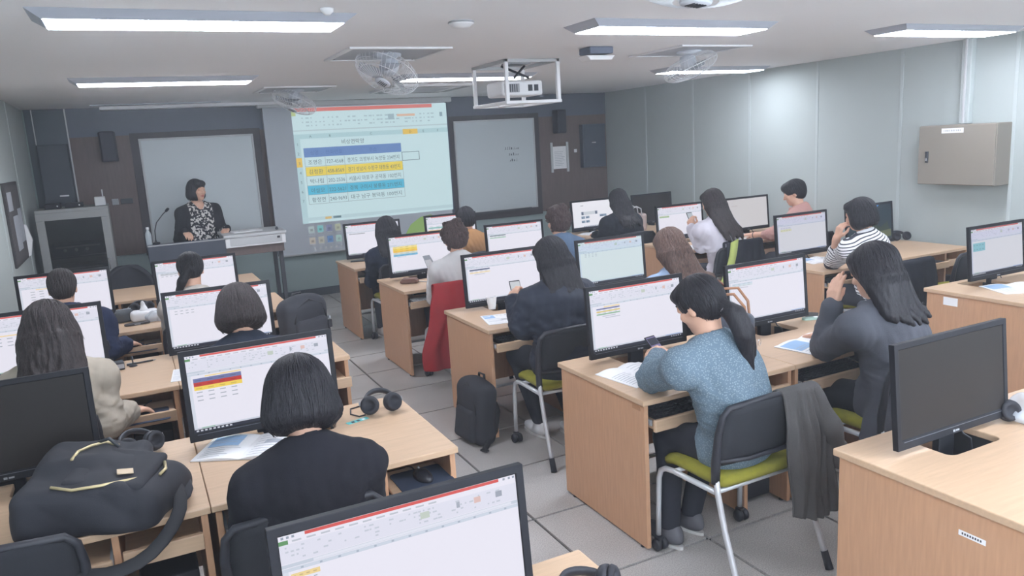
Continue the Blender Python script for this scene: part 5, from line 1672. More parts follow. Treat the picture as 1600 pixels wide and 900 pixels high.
person('person with short black hair in a tan jacket in the farthest middle row', (1.48, R4-.25), (1.42, 3.99, 1.100), 0, (0, 18, 0), {}, dict(name='jacket', m=cloth('tan_cloth', (160, 120, 82)), i=.022, b=1.05, fold=.006), hair=dict(style='short', m=H_BLACK, vol=1.08), seed=15, fine=.0095)
# right block
person('person in black with long black hair near the front wall', (3.34, R4-.25), (3.27, 3.99, 1.130), 0, (0, 22, 0), {}, dict(name='coat', m=cloth('black_coat', (36, 39, 48)), i=.028, b=1.12, fold=.007, extra=hood), hair=dict(style='long', m=H_BLACK, vol=1.08, L=.26, side=.03), seed=16, fine=.0095, sw=.172)
person('woman with very long dark hair in a lavender white blouse holding a phone', (3.34, R3-.32), (3.235, 2.40, 1.190), 0, (6, 20, 0),
       {-1: dict(w=(3.16, 2.60, .945), e=(3.12, 2.42, .80), n=(-.8, -.2, .4), d=(.2, .4, .9), curl=.6), 1: dict(w=(3.45, 2.74, .745))},
       dict(name='blouse', m=cloth('lavender_white', (212, 208, 218)), i=.016, fold=.009), hair=dict(style='long', m=H_DARK, vol=1.0, L=.31, side=.055), seed=17, fine=.008, sw=.165)
qp = person('man with short black hair in a salmon shirt facing left over papers', (4.42, R3-.25), (4.32, 2.45, 1.190), 28, (14, 20, 0),
       {-1: dict(w=(4.06, 2.74, .775), e=(4.10, 2.50, .80), n=(0, 0, 1), d=(-.2, 1, -.05), curl=.3), 1: dict(w=(4.42, 2.8, .75))},
       dict(name='shirt', m=cloth('salmon_cotton', (196, 152, 144)), i=.016, fold=.007, extra=collar(.064, .011, .02)), sleeve=.35, hair=dict(style='short', m=H_BLACK, vol=1.06), seed=18, fine=.0075, sw=.178)
person('short haired person in a striped shirt, chin on hand', (3.46, R2-.24), (3.33, .86, 1.165), 6, (10, 14, 0),
       {-1: dict(w=(3.255, 1.00, .985), e=(3.33, 1.10, .775), n=(-.9, .3, .2), d=(.15, -.30, 1), curl=.55), 1: dict(w=(3.60, 1.2, .745))},
       dict(name='striped_shirt', m=STRIPE, i=.016, fold=.004, h=.007, attr='stripe'), sleeve=.45, hair=dict(style='bob', m=H_BLACK, vol=.97), seed=19, fine=.007, sw=.172)
# the lecturer
person('lecturer with short dark hair in a black cardigan over a leaf print top, standing', (-.93, 6.02), (-.91, 5.97, 1.530), 196, (18, 4, 0),
       {-1: dict(w=(-.68, 5.72, 1.10), n=(0, 0, 1), d=(-.3, -1, -.2), curl=.3), 1: dict(w=(-1.10, 5.72, 1.10), n=(0, 0, 1), d=(.2, -1, -.2), curl=.3)},
       dict(name='top', m=PRINT, i=.014, fold=.005, attr='front', h=.007), hair=dict(style='bob', m=H_BLACK, vol=.90), seed=20, hip_z=.86, stand=True, fine=.006, sw=.170)

# worn details
m = MB()
for k in range(9):
    a = math.pi*(.12+.76*k/8); p = qb.N+V3(0, 0, .036)+qb.Rx*.088*math.cos(a)-qb.F*(.083*math.sin(a)-.012)
    m.lathe([(.001, .004), (.0045, .003), (.005, 0), (.003, -.003)], mat('dark_stud', (70, 66, 66), .3, .6), 8, c=tuple(p-qb.org), rot=(RAD(90), 0, 0))
m.build('collar_studs', qb.root)
a, e, w = qp.A[-1]; d = unit(w-e); s1 = unit(np.cross(d, V3(0, 0, 1))); s2 = np.cross(d, s1); c0 = w-d*.02-qp.org
MB().tube([Vector(c0+s1*.029*math.cos(2*math.pi*k/20)+s2*.029*math.sin(2*math.pi*k/20)) for k in range(20)], .006, BLACK, 6, closed=True).build('wristwatch', qp.root)
# ------------------------------------------------------------------ small things on the desks
DZ = .7205
def sheet_print(t, w, h, z, seed, blue=True, dense=1.0):
    rr = random.Random(seed)
    c = Canvas(w, h, Matrix.Translation((-w/2, -h/2, z)), .0003)
    c.rect(.0, .0, 1, 1, PAPER, .5)
    if blue:
        c.rect(.06, .62, .42, .94, PAPERBLUE, 1)
        c.rect(.08, .80, .30, .86, PAPER, 2)
    y = .56 if blue else .9
    while y > .08:
        if rr.random() < .82*dense: c.rect(.08, y, rr.uniform(.45, .93), y+.012, PAPERGREY, 1)
        y -= .045
    if not blue or rr.random() < .6:
        x = rr.uniform(.45, .6); c.rect(x, .3, x+.3, .5, PAPERGREY, 2); c.rect(x+.01, .31, x+.29, .49, PAPER, 3)
        for k in range(4): c.rect(x+.03, .33+.04*k, x+.25, .345+.04*k, PAPERDARK, 4)
    for k in range(3): c.rect(.5+.14*k, .86, .58+.14*k, .875, PAPERDARK, 1)
    c.build('print', t)
def booklet(x, y, rz, label, w=.21, h=.297, seed=1, blue=True, open_=False, z=DZ):
    t = thing('booklet' if open_ else 'paper_sheet', label, 'booklet' if open_ else 'paper', (x, y, z), RAD(rz))
    if open_:
        # two bowed halves
        m = MB(); n = 7; vs = []; fs = []
        for i in range(2*n-1):
            u = (i-(n-1))/(n-1); xx = u*w; zz = .004+.012*math.sin(min(1, abs(u)*1.15)*math.pi)**1*(.7 if u < 0 else 1)
            for v in (-h/2, h/2): vs += [(xx, v, zz), (xx, v, .0005)]
        for i in range(2*n-2):
            a = 4*i; b = 4*(i+1)
            fs += [(a, b, b+2, a+2), (a+1, a+3, b+3, b+1), (a, a+1, b+1, b), (a+2, b+2, b+3, a+3)]
        fs += [(0, 2, 3, 1), (len(vs)-4, len(vs)-3, len(vs)-1, len(vs)-2)]
        m.add(vs, fs, PAPER, False); m.build('pages', t)
        rr = random.Random(seed); m = MB()
        def zat(xx): u = xx/w; return .0046+.012*math.sin(min(1, abs(u)*1.15)*math.pi)*(.7 if u < 0 else 1)
        def strip(x0, x1, y0, y1, mt, dz=0.0):
            k = 5
            vs = []; 
            for i in range(k+1):
                xx = x0+(x1-x0)*i/k; vs += [(xx, y0, zat(xx)+.0004+dz), (xx, y1, zat(xx)+.0004+dz)]
            m.add(vs, [(2*i, 2*i+2, 2*i+3, 2*i+1) for i in range(k)], mt)
        if blue: strip(-w*.92, -w*.25, .0, h*.42, PAPERBLUE)
        for k in range(9):
            if rr.random() < .85: strip(-w*.9, -w*rr.uniform(.15, .5), -h*.42+.02*k, -h*.42+.02*k+.004, PAPERGREY, .0003)
            strip(w*.12, w*rr.uniform(.5, .9), -h*.42+.027*k, -h*.42+.027*k+.004, PAPERGREY)
        strip(w*.3, w*.8, 0, h*.16, PAPERGREY, .0003)
        m.build('print', t, fix=False)
    else:
        m = MB(); m.bx(-w/2, w/2, -h/2, h/2, 0, .003, PAPER); m.build('pages', t)
        sheet_print(t, w, h, .0031, seed, blue)
    return t
booklet(-1.295, -.085, -28, 'blue and white booklet on the desk beside the woman in black sweater', .19, .25, 1, True, True)
booklet(.485, -.235, 8, 'printed open booklet on the desk at the elbow of the ponytailed woman', .145, .29, 2, False, True)
booklet(1.56, -.385, 10, 'open printed booklet on the desk of the woman in grey blazer', .21, .297, 3, True, True)
booklet(.47, 1.28, -12, 'pale blue printed sheets beside the paper cup', .20, .27, 4, True)
booklet(3.54, 1.43, -12, 'open booklet on the desk by the striped elbow', .14, .25, 5, True, True)
booklet(3.55, -.22, -25, 'blue and white booklet at the right photo edge', .19, .27, 6, True, True)
booklet(-1.475, 1.24, -6, 'white sheets at the desk edge behind the woman in black', .08, .25, 7, False)
booklet(3.36, 2.81, -15, 'white sheet on the desk of the woman in lavender', .19, .26, 8, False)
booklet(4.03, 2.86, 10, 'white sheets under the hand of the man in salmon shirt', .2, .28, 9, False)
booklet(4.18, 3.10, -18, 'open book with blue page before the man in salmon shirt', .16, .24, 10, True, True, DZ)
booklet(3.34, 4.58, 12, 'crumpled white papers before the person in black', .2, .2, 11, False, True)
booklet(2.02, 1.42, -10, 'white printed sheet between the pale denim woman and the desk end', .06, .25, 12, False)

def phone(loc, rot, label, scr=(90, 92, 110), glow=0):
    t = thing('phone', label, 'phone', loc); t.rotation_euler = tuple(RAD(a) for a in rot)
    m = MB(); m.bx(-.036, .036, -.074, .074, 0, .008, BLACK); m.build('case', t, bevel=.004, seg=3)
    m = MB(); m.quad([(-.032, -.066, .0083), (.032, -.066, .0083), (.032, .066, .0083), (-.032, .066, .0083)], emis(scr, .6 if glow == 1 else .8) if glow else OFFSCREEN); m.build('display', t, fix=False)
    if glow == 1:
        m = MB(); m.quad([(-.03, .02, .0086), (.03, .02, .0086), (.03, .06, .0086), (-.03, .06, .0086)], emis((60, 62, 80), .6)); m.build('banner', t, fix=False)
    return t
phone((.635, -.19, .815), (44, 0, 12), 'lit phone in the hand of the ponytailed woman', (150, 140, 190), 1)
phone((.505, 1.075, .93), (62, 0, -6), 'pale screened phone held up by the woman in padded jacket', (214, 218, 224), 2)
phone((3.215, 2.675, 1.02), (62, 0, 5), 'phone held up by the woman in lavender', (190, 198, 206), 2)
phone((.455, 4.66, DZ), (0, 0, 70), 'black phone lying on the farthest aisle desk')
phone((1.995, .085, DZ), (0, 0, -50), 'dark phone lying at the far end of the grey blazer woman\'s desk')

def headphones(loc, rz, label, lean=66):
    t = thing('headphones', label, 'headphones', loc, RAD(rz), 'black headphones lying on desks')
    R = Matrix.Rotation(RAD(-lean), 3, 'X')
    T = lambda p: R @ Vector(p)+Vector((0, 0, .042))
    m = MB(); pts = [T((.066*math.cos(a), 0, .005+.082*math.sin(a))) for a in [math.pi*k/16 for k in range(17)]]
    m.tube(pts, .0085, BLACK, 10, flat=1.6); m.build('headband', t)
    for s in (-1, 1):
        c = Vector((s*.050, -.014, .045)); rot = Matrix.Rotation(RAD(s*16), 3, 'Z') @ Matrix.Rotation(RAD(74), 3, 'X')
        m = MB(); m.lathe([(.001, -.026), (.028, -.024), (.040, -.012), (.042, 0), (.040, .008), (.001, .010)], BLACK, 24, c=c, rot=rot); ec = m.build('ear_cup', t)
        m = MB(); m.lathe([(.020, .009), (.034, .010), (.039, .017), (.034, .026), (.022, .024), (.018, .014), (.001, .013)], BLACKMATT, 24, c=c, rot=rot); m.build('ear_pad', ec)
        m = MB(); m.tube([T((s*.066, 0, .01)), Vector((s*.092, -.004, .058)), Vector((s*.090, -.012, .045))], .006, GREY, 8); m.build('yoke', t)
    m = MB(); m.tube([(-.072, -.02, .008), (-.10, -.02, .005), (-.13, .03, .0045), (-.12, .10, .0045), (-.07, .12, .0045)], .0035, BLACK, 6); m.build('cord', t)
    return t
headphones((-.725, .0, DZ), -6, 'black headphones at the aisle end of the desk of the woman in black')
headphones((-1.69, .10, DZ), 20, 'black headphones behind the big backpack on the left desk')
headphones((4.90, 1.68, DZ), -20, 'black headphones by the right wall on the striped shirt row')
headphones((1.215, -1.49, DZ), -40, 'black and silver headphones under the switched off foreground monitor')
headphones((-.70, -1.70, DZ), 30, 'headphones just visible at the bottom edge right of the nearest monitor', 80)
headphones((-1.62, 3.33, DZ), 10, 'black headphones behind the tissue pack between two monitors')
t = thing('tag_strip', 'teal and white paper tag strip under the headphones', 'tag', (-.845, -.045, DZ), RAD(14))
m = MB(); m.bx(-.05, .05, -.014, .014, 0, .0012, mat('teal_paper', (98, 190, 190), .7)); m.build('strip', t)
m = MB()
for x in (-.03, -.005, .02): m.bx(x, x+.014, -.012, .006, .0012, .0018, PAPERDARK if x < 0 else PAPER)
m.build('print', t)
t = thing('plastic_wrap', 'clear crumpled plastic wrap beside the foreground headphones', 'wrapper', (1.30, -1.56, DZ))
fl = Field((-.12, -.1, -.02), (.12, .1, .16), .006); fl.add(('ell', (0, 0, .045), (.035, .05, .065), np.eye(3)), .01); fl.add(('ell', (.0, -.02, .025), (.06, .05, .022), np.eye(3)), .02); fl.ripple(fold_fn(77, .012, 8, 50, 120)); fl.cut(('plane', (0, 0, .001), (0, 0, 1)), 0)
P_, Q_ = fl.mesh(); mesh_obj('film', P_, Q_, mat('clear_film', (210, 216, 224), .25, alpha=.55), t)

def keyboard(x, y, z, label, col=BLACK, keym=None, rz=0):
    t = thing('keyboard', label, 'keyboard', (x, y, z), RAD(rz), 'keyboards on pull out trays')
    m = MB(); m.prism([(-.075, 0), (.075, 0), (.075, .020), (-.075, .010)], -.22, .22, col, 'x'); m.build('base', t, bevel=.003)
    m = MB()
    for r in range(5):
        for k in range(20):
            xx = -.205+.0205*k; yy = -.058+.025*r
            m.box((xx, yy, .0185+.010*(r/4)), (.016, .019, .008), keym or DARKGREY)
    o = m.build('keys', t, fix=False); o['kind'] = 'stuff'
    return t
KB0 = None
KZ = .5985
for (x, y, lb, sil) in ((XM+.32, R1+.10, 'black keyboard on the tray of the ponytailed woman', 0), (XM+DW+.32, R1+.09, 'black keyboard on the tray of the grey blazer woman', 0), (XM+.32, R2+.10, 'black keyboard on the tray of the woman in padded jacket', 0),
                   (XA+.32, R2+.10, 'black keyboard on the tray of the woman in beige jacket', 0), (XA+DW+.32, R1+.12, 'black keyboard on the tray of the woman in black sweater', 0), (XF+.32, R2+.10, 'black keyboard on the tray of the striped shirt person', 0), (XA+.32, R3+.10, 'black keyboard on the tray of the man in navy', 0)):
    if KB0 is None: KB0 = keyboard(x, y, KZ, lb)
    else: dup(KB0, lb, (x, y, KZ), 0, 'keyboards on pull out trays')
keyboard(XM+.30, R3+.08, KZ, 'silver keyboard on the tray beside the red jacket', LIGHTGREY, WHITE)
keyboard(XF+DW+.30, R2+.08, KZ, 'pale keyboard on the tray under the desk with headphones by the wall', LIGHTGREY, GREY)
def mouse(x, y, z, label, rz=0, pad=True):
    if pad:
        p = MB(); p.prism(rounded_rect(-.105, .105, -.11, .11, .02), 0, .003, mat('blue_black_rubber', (52, 62, 82), .85)); tag(p.build('mouse_pad', loc=(x, y-.01, z)), 'dark blue mouse pad under the '+label.replace('pulled out ', ''), 'mouse pad'); z += .003
    t = thing('computer_mouse', label, 'mouse', (x, y, z), RAD(rz))
    fl = Field((-.06, -.08, -.02), (.06, .08, .07), .004); fl.add(('ell', (0, -.005, .006), (.032, .058, .033), np.eye(3)), .01); fl.cut(('plane', (0, 0, .0005), (0, 0, 1)), 0)
    P_, Q_ = fl.mesh(); mesh_obj('shell', P_, Q_, mat('glossy_black', (36, 37, 44), .2), t)
    MB().lathe([(.001, -.004), (.009, -.004), (.009, .004), (.001, .004)], GREY, 12, c=(0, .028, .031), rot=(0, RAD(90), 0)).build('wheel', t)
    MB().tube([(0, .05, .012), (.01, .10, .01), (-.01, .16, .008), (.03, .22, .012)], .0028, BLACK, 6).build('cord', t)
mouse(-.725, -.50, KZ, 'black mouse on the pulled out side tray at the aisle', 10)
mouse(-1.66, R2-.035, KZ, 'mouse under the hand of the woman in beige jacket', 0)
mouse(-1.66, R3-.03, KZ, 'mouse under the hand of the man in navy', 0)

# things on the left rows
t = thing('pencil_box', 'small black box beside a pen on the beige jacket woman\'s desk', 'box', (-1.80, 1.60, DZ), RAD(6))
MB().bx(-.055, .055, -.035, .035, 0, .045, BLACK).build('box', t, bevel=.006); MB().bx(-.052, .052, -.036, -.034, .010, .035, GREY).build('window', t)
t = thing('pen', 'dark pen lying on the beige jacket woman\'s desk', 'pen', (-1.655, 1.66, DZ+.006), RAD(8))
MB().cyl((-.08, 0, 0), (.06, 0, 0), .005, BLACK, 10).build('barrel', t); MB().cyl((.06, 0, 0), (.078, 0, 0), .005, GREY, 10, .001).build('tip', t); MB().bx(-.078, -.03, -.001, .001, .004, .008, GREY).build('clip', t)
t = thing('desk_microphone', 'small stub microphone stand beside the pen', 'microphone', (-1.70, 1.62, DZ))
MB().lathe([(.022, 0), (.020, .006), (.004, .012)], BLACK, 16).build('base', t); MB().cyl((0, 0, .01), (.0, 0, .06), .004, BLACK, 8).build('stem', t)
t = thing('pouch', 'dark grey soft pouch beside the tissue pack', 'pouch', (-1.74, 3.06, DZ), RAD(8))
fl = Field((-.12, -.1, -.02), (.12, .1, .14), .006); fl.add(('rbox', (0, 0, .045), (.062, .05, .045), np.eye(3), .03), .01); fl.ripple(fold_fn(31, .006, 7, 30, 80)); fl.cut(('plane', (0, 0, .001), (0, 0, 1)), 0)
P_, Q_ = fl.mesh(); mesh_obj('fabric', P_, Q_, cloth('grey_pouch', (86, 90, 94)), t); MB().tube([(-.05, -.01, .092), (.05, .0, .092)], .004, GREY, 8).build('zip', t)
t = thing('tissue_pack', 'white tissue pack with a tissue pulled out', 'tissue pack', (-1.605, 3.02, DZ), RAD(6))
fl = Field((-.14, -.1, -.02), (.14, .1, .12), .006); fl.add(('rbox', (0, 0, .036), (.095, .058, .036), np.eye(3), .022), .01); fl.ripple(fold_fn(32, .004, 7, 30, 90)); fl.cut(('plane', (0, 0, .001), (0, 0, 1)), 0)
P_, Q_ = fl.mesh(); mesh_obj('wrapper', P_, Q_, mat('white_film', (222, 222, 224), .4), t)
fl = Field((-.08, -.06, .05), (.08, .06, .17), .005); fl.add(('cap', (0, 0, .06), (.0, .01, .13), .030, .006), .01); fl.ripple(fold_fn(33, .012, 8, 60, 140))
P_, Q_ = fl.mesh(); mesh_obj('tissue', P_, Q_, PAPER, t)
t = thing('plastic_bag', 'crumpled clear plastic bag lying over the tissue pack', 'plastic bag', (-1.525, 2.93, DZ))
fl = Field((-.12, -.1, -.02), (.12, .1, .14), .005); fl.add(('ell', (0, 0, .03), (.07, .055, .045), np.eye(3)), .01); fl.ripple(fold_fn(34, .016, 9, 50, 130)); fl.cut(('plane', (0, 0, .001), (0, 0, 1)), 0)
P_, Q_ = fl.mesh(); mesh_obj('film', P_, Q_, mat('clear_film', (210, 216, 224), .25, alpha=.55), t)
t = thing('glasses_case', 'flat dark case in front of the tissue pack', 'case', (-1.66, 2.87, DZ), RAD(4))
m = MB(); m.prism(rounded_rect(-.085, .085, -.022, .022, .02), 0, .016, mat('dark_leather', (52, 50, 52), .5)); m.build('body', t, bevel=.004); MB().bx(-.02, .02, -.024, -.021, .004, .012, GREY).build('clasp', t)
# things on the middle rows
t = thing('paper_cup', 'white paper cup on the padded jacket woman\'s desk', 'cup', (.568, 1.60, DZ))
MB().lathe([(.026, 0), (.0255, .004), (.037, .085), (.0365, .086), (.035, .084), (.024, .006), (.001, .006)], PAPER, 28).build('cup', t); MB().tube([(.0372*math.cos(2*math.pi*k/24), .0372*math.sin(2*math.pi*k/24), .086) for k in range(24)], .002, PAPER, 6, closed=True).build('rim', t)
t = thing('wallet', 'brown leather wallet on the desk before the red jacket', 'wallet', (.455, 3.02, DZ), RAD(-30))
fl = Field((-.12, -.1, -.02), (.12, .1, .08), .005); fl.add(('rbox', (0, 0, .016), (.075, .05, .016), np.eye(3), .014), .01); fl.add(('rbox', (.0, .0, .034), (.06, .045, .008), np.eye(3), .008), .006); fl.cut(('plane', (0, 0, .001), (0, 0, 1)), 0)
P_, Q_ = fl.mesh(); mesh_obj('leather', P_, Q_, mat('brown_leather', (112, 78, 66), .5), t); MB().bx(-.06, .06, -.047, -.043, .020, .026, GREY).build('zip', t)
t = thing('pen', 'pale pen lying beside the brown wallet', 'pen', (.565, 2.98, DZ+.005), RAD(-60))
MB().cyl((-.06, 0, 0), (.06, 0, 0), .0045, WHITE, 10).build('barrel', t); MB().cyl((.06, 0, 0), (.075, 0, 0), .0045, BLACK, 10, .001).build('tip', t)
t = thing('folded_paper', 'folded pale paper held up by the curly haired woman in white', 'paper', (.555, 2.72, .90), RAD(10)); t.rotation_euler = (RAD(60), 0, RAD(18))
MB().prism([(-.05, -.08), (.05, -.08), (.02, .09), (-.05, .09)], -.002, .002, PAPERGREY).build('sheet', t); MB().prism([(-.048, -.06), (.03, -.06), (.01, .05), (-.048, .05)], .002, .0025, PAPER).build('face', t)
t = thing('eyeglasses', 'thin rimmed eyeglasses on the desk between the blue check shirt and the booklet', 'glasses', (1.27, -.22, DZ+.018), RAD(30))
for s in (-1, 1):
    MB().tube([(s*.03+.024*math.cos(2*math.pi*k/20), 0, .018*math.sin(2*math.pi*k/20)) for k in range(20)], .0012, CHROME, 6, closed=True).build('rim', t)
    MB().tube([(s*.055, 0, .006), (s*.06, .06, .0), (s*.055, .12, -.014)], .0012, CHROME, 6).build('temple', t)
MB().tube([(-.007, 0, .004), (0, 0, .008), (.007, 0, .004)], .0012, CHROME, 6).build('bridge', t)
t = thing('tape_dispenser', 'small pale green plastic tape by the grey blazer woman', 'tape', (1.925, .03, DZ), RAD(-25))
MB().prism(rounded_rect(-.05, .05, -.02, .02, .018), 0, .014, mat('mint_plastic', (176, 206, 196), .35, alpha=.8)).build('body', t, bevel=.003); MB().bx(.02, .045, -.012, .012, .0142, .016, PAPER).build('label', t)
t = thing('binder_clip', 'small black binder clip by the grey blazer woman', 'clip', (2.05, .0, DZ))
MB().prism([(-.02, 0), (.02, 0), (.004, .028), (-.004, .028)], -.022, .022, BLACK, 'x').build('body', t, bevel=.002); MB().tube([(-.012, 0, .026), (-.012, .0, .05), (.012, 0, .05), (.012, 0, .026)], .0018, CHROME, 6).build('wire_handle', t)

# ------------------------------------------------------------------ bags
M_BAG = mat('black_nylon', (42, 43, 50), .75, var=.05, bump=.2, bscale=500)
M_BAG2 = mat('black_nylon_trim', (32, 33, 38), .6)
GOLD = mat('pale_gold_zip', (196, 180, 140), .35, .5)
def field_obj(name, prims, lo, hi, h, m, parent, fold=None, cutz=None):
    fl = Field(lo, hi, h)
    for p in prims: fl.add(p[0], p[1])
    if fold: fl.ripple(fold_fn(*fold))
    if cutz is not None: fl.cut(('plane', (0, 0, cutz), (0, 0, 1)), 0)
    P_, Q_ = fl.mesh()
    return mesh_obj(name, relax(P_, Q_, 1, .4), Q_, m, parent), fl
I3 = np.eye(3)
Rz = lambda a: np.array(Matrix.Rotation(RAD(a), 3, 'Z'))
def Rxyz(a, b, c): return np.array(Euler((RAD(a), RAD(b), RAD(c))).to_matrix())
# big black backpack lying on the left desk
t = thing('backpack', 'big black backpack with pale gold zips lying on the left desk', 'backpack', (-1.79, -.345, DZ), RAD(-12))
o, bagf = field_obj('body', [(('rbox', (-.05, -.03, .080), (.165, .215, .080), Rxyz(0, 3, 0), .035), .02), (('rbox', (-.085, .05, .105), (.105, .14, .085), Rxyz(-5, 4, 6), .04), .04),
                     (('rbox', (.10, -.10, .070), (.125, .145, .068), Rxyz(2, 6, -14), .05), .05), (('rbox', (.17, -.03, .05), (.06, .09, .05), Rxyz(0, 12, -30), .04), .04)], (-.30, -.32, -.03), (.33, .28, .26), .007, M_BAG, t, (41, .015, 9, 14, 50), .001)
field_obj('front_pocket', [(('rbox', (.055, -.085, .150), (.125, .125, .018), Rxyz(4, 9, -10), .016), .02)], (-.2, -.3, .05), (.3, .15, .25), .006, M_BAG, t, (42, .007, 8, 20, 60))
def on_bag(x, y, up=.004):
    ix = [int(round((v-bagf.lo[i])/bagf.h)) for i, v in enumerate((x, y))]
    col = bagf.D[min(max(ix[0], 0), bagf.n[0]-1), min(max(ix[1], 0), bagf.n[1]-1), :]
    k = np.where(col < 0)[0]
    return (x, y, (bagf.lo[2]+bagf.h*k[-1] if len(k) else 0)+up)
for pts in ([(-.075, -.07), (-.075, .005), (-.052, .066), (-.01, .088), (.03, .092)], [(-.10, -.215), (-.04, -.228), (.04, -.225), (.11, -.195), (.165, -.15)], [(.195, -.13), (.205, -.085), (.195, -.04)]):
    MB().tube([on_bag(x, y, .009) for (x, y) in pts], .0052, GOLD, 8).build('zip', t)
MB().tube([on_bag(-.03, .085, .012), on_bag(.01, .06, .028), on_bag(.04, .05, .018)], .006, DARKGREY, 8).build('zip_pull', t)
m = MB(); m.box((.098, -.150, .168), (.048, .032, .004), mat('beige_leather', (206, 184, 156), .6), rot=(RAD(8), RAD(10), RAD(14))); m.build('leather_tag', t, bevel=.001)
m = MB(); m.tube([(.19, -.05, .10), (.245, -.10, .07), (.255, -.18, .02), (.23, -.245, -.01), (.18, -.30, -.06), (.09, -.335, -.085), (-.0, -.33, -.085), (-.07, -.305, -.07)], .024, M_BAG2, 10, flat=.22)
o_ = m.build('shoulder_strap', t, sub=1)
m = MB(); m.tube([(.16, .05, .09), (.23, .01, .075), (.27, -.07, .04), (.24, -.15, .03)], .024, M_BAG, 8, flat=.3); m.build('shoulder_strap', t, sub=1)
m = MB(); m.box((-.085, -.30, -.062), (.05, .035, .01), BLACK, rot=(0, 0, .2)); m.tube([(-.10, -.315, -.055), (-.06, -.32, -.055), (-.06, -.285, -.055), (-.10, -.285, -.055)], .004, CHROME, 6, closed=True); m.build('buckle', t)
# backpack standing on the desk behind the bob haired woman
def standing_pack(loc, rz, label, w, d, h, lean=0, m=M_BAG, seed=1):
    t = thing('backpack', label, 'backpack', loc, RAD(rz)); t.rotation_euler = (RAD(lean), 0, RAD(rz))
    field_obj('body', [(('rbox', (0, 0, h*.46), (w/2, d/2, h*.46), I3, min(w, d)*.36), .02), (('ell', (0, 0, h*.72), (w*.46, d*.46, h*.28), I3), .05)], (-w*.8, -d, -.03), (w*.8, d, h*1.15), .008, m, t, (seed, .008, 8, 14, 40), .002)
    field_obj('front_pocket', [(('rbox', (0, -d*.46, h*.30), (w*.38, d*.22, h*.24), Rxyz(-4, 0, 0), d*.18), .02)], (-w*.7, -d*1.2, 0), (w*.7, d*.3, h*.8), .007, m, t, (seed+1, .005, 8, 18, 50))
    MB().tube([(-w*.40, -d*.50, h*.50), (-w*.30, -d*.50, h*.80), (0, -d*.46, h*.93), (w*.30, -d*.50, h*.80), (w*.40, -d*.50, h*.50)], .006, M_BAG2, 8).build('zip', t)
    MB().tube([(-.035, d*.25, h*.93), (-.03, d*.25, h*1.03), (.03, d*.25, h*1.03), (.035, d*.25, h*.93)], .009, M_BAG2, 8, flat=.5).build('carry_handle', t)
    return t
t = standing_pack((-.745, 1.50, DZ), 28, 'black backpack standing on the left desk beside the aisle', .30, .15, .30, 0, M_BAG, 51)
MB().tube([(.14, .02, .24), (.175, .02, .15), (.19, .0, .07), (.17, -.03, .01)], .02, M_BAG2, 8, flat=.3).build('shoulder_strap', t)
m = MB(); m.box((.185, -.02, .085), (.03, .02, .05), BLACK); m.box((.185, -.02, .125), (.012, .022, .02), GREY); m.build('buckle', t, bevel=.003)
t = standing_pack((.185, 1.12, 0), -84, 'black backpack on the floor leaning on the paper cup desk', .30, .15, .42, -4, M_BAG, 61)
MB().tube([(.05, .07, .33), (.10, .095, .2), (.13, .06, .09), (.16, -.02, .02), (.20, -.06, .006)], .02, M_BAG2, 8, flat=.25).build('shoulder_strap', t)
MB().box((.205, -.062, .008), (.05, .03, .012), M_BAG2, rot=(0, 0, .4)).build('buckle', t, bevel=.003)
# handbags
t = thing('handbag', 'dark grey handbag with tan handles on the desk behind the ponytailed woman', 'handbag', (1.06, -.24, DZ), RAD(-50))
field_obj('body', [(('rbox', (0, 0, .115), (.12, .055, .105), I3, .04), .02)], (-.22, -.14, -.03), (.22, .14, .28), .008, mat('grey_leather', (78, 84, 96), .5), t, (71, .006, 7, 14, 40), .001)
TAN = mat('tan_leather', (168, 122, 92), .5)
for s in (-1, 1):
    MB().tube([(-.09, s*.055, .18), (-.085, s*.06, .26), (-.04, s*.075, .33), (.03, s*.08, .335), (.08, s*.07, .27), (.09, s*.055, .18)], .0075, TAN, 8).build('handle', t)
    for x in (-.09, .09): MB().tube([(x+.012*math.cos(2*math.pi*k/14), s*.064, .185+.012*math.sin(2*math.pi*k/14)) for k in range(14)], .003, CHROME, 6, closed=True).build('ring', t)
t = thing('handbag', 'brown leather bag hanging on the chair of the long brown haired woman', 'handbag', (1.86, R2-.40, .62), RAD(20))
field_obj('body', [(('rbox', (0, 0, .10), (.10, .05, .10), I3, .04), .02)], (-.16, -.12, -.03), (.16, .12, .25), .007, mat('chestnut_leather', (128, 82, 62), .5), t, (72, .006, 7, 18, 50))
MB().tube([(-.08, 0, .18), (-.10, .06, .24), (-.06, .12, .27), (.02, .10, .25), (.06, .02, .18)], .012, mat('chestnut_leather', (128, 82, 62), .5), 8, flat=.5).build('strap', t)
t = thing('handbag', 'pale beige handbag on the far desk before the dark corner monitor', 'handbag', (3.74, 4.34, DZ), RAD(-10))
field_obj('body', [(('rbox', (0, 0, .105), (.14, .055, .105), I3, .03), .02)], (-.22, -.14, -.03), (.22, .14, .28), .008, mat('beige_pink_leather', (176, 158, 152), .5), t, (73, .005, 7, 14, 40), .001)
for s in (-1, 1): MB().tube([(-.07, s*.05, .19), (-.06, s*.05, .27), (.0, s*.05, .30), (.06, s*.05, .27), (.07, s*.05, .19)], .007, LIGHTGREY, 8).build('handle', t)

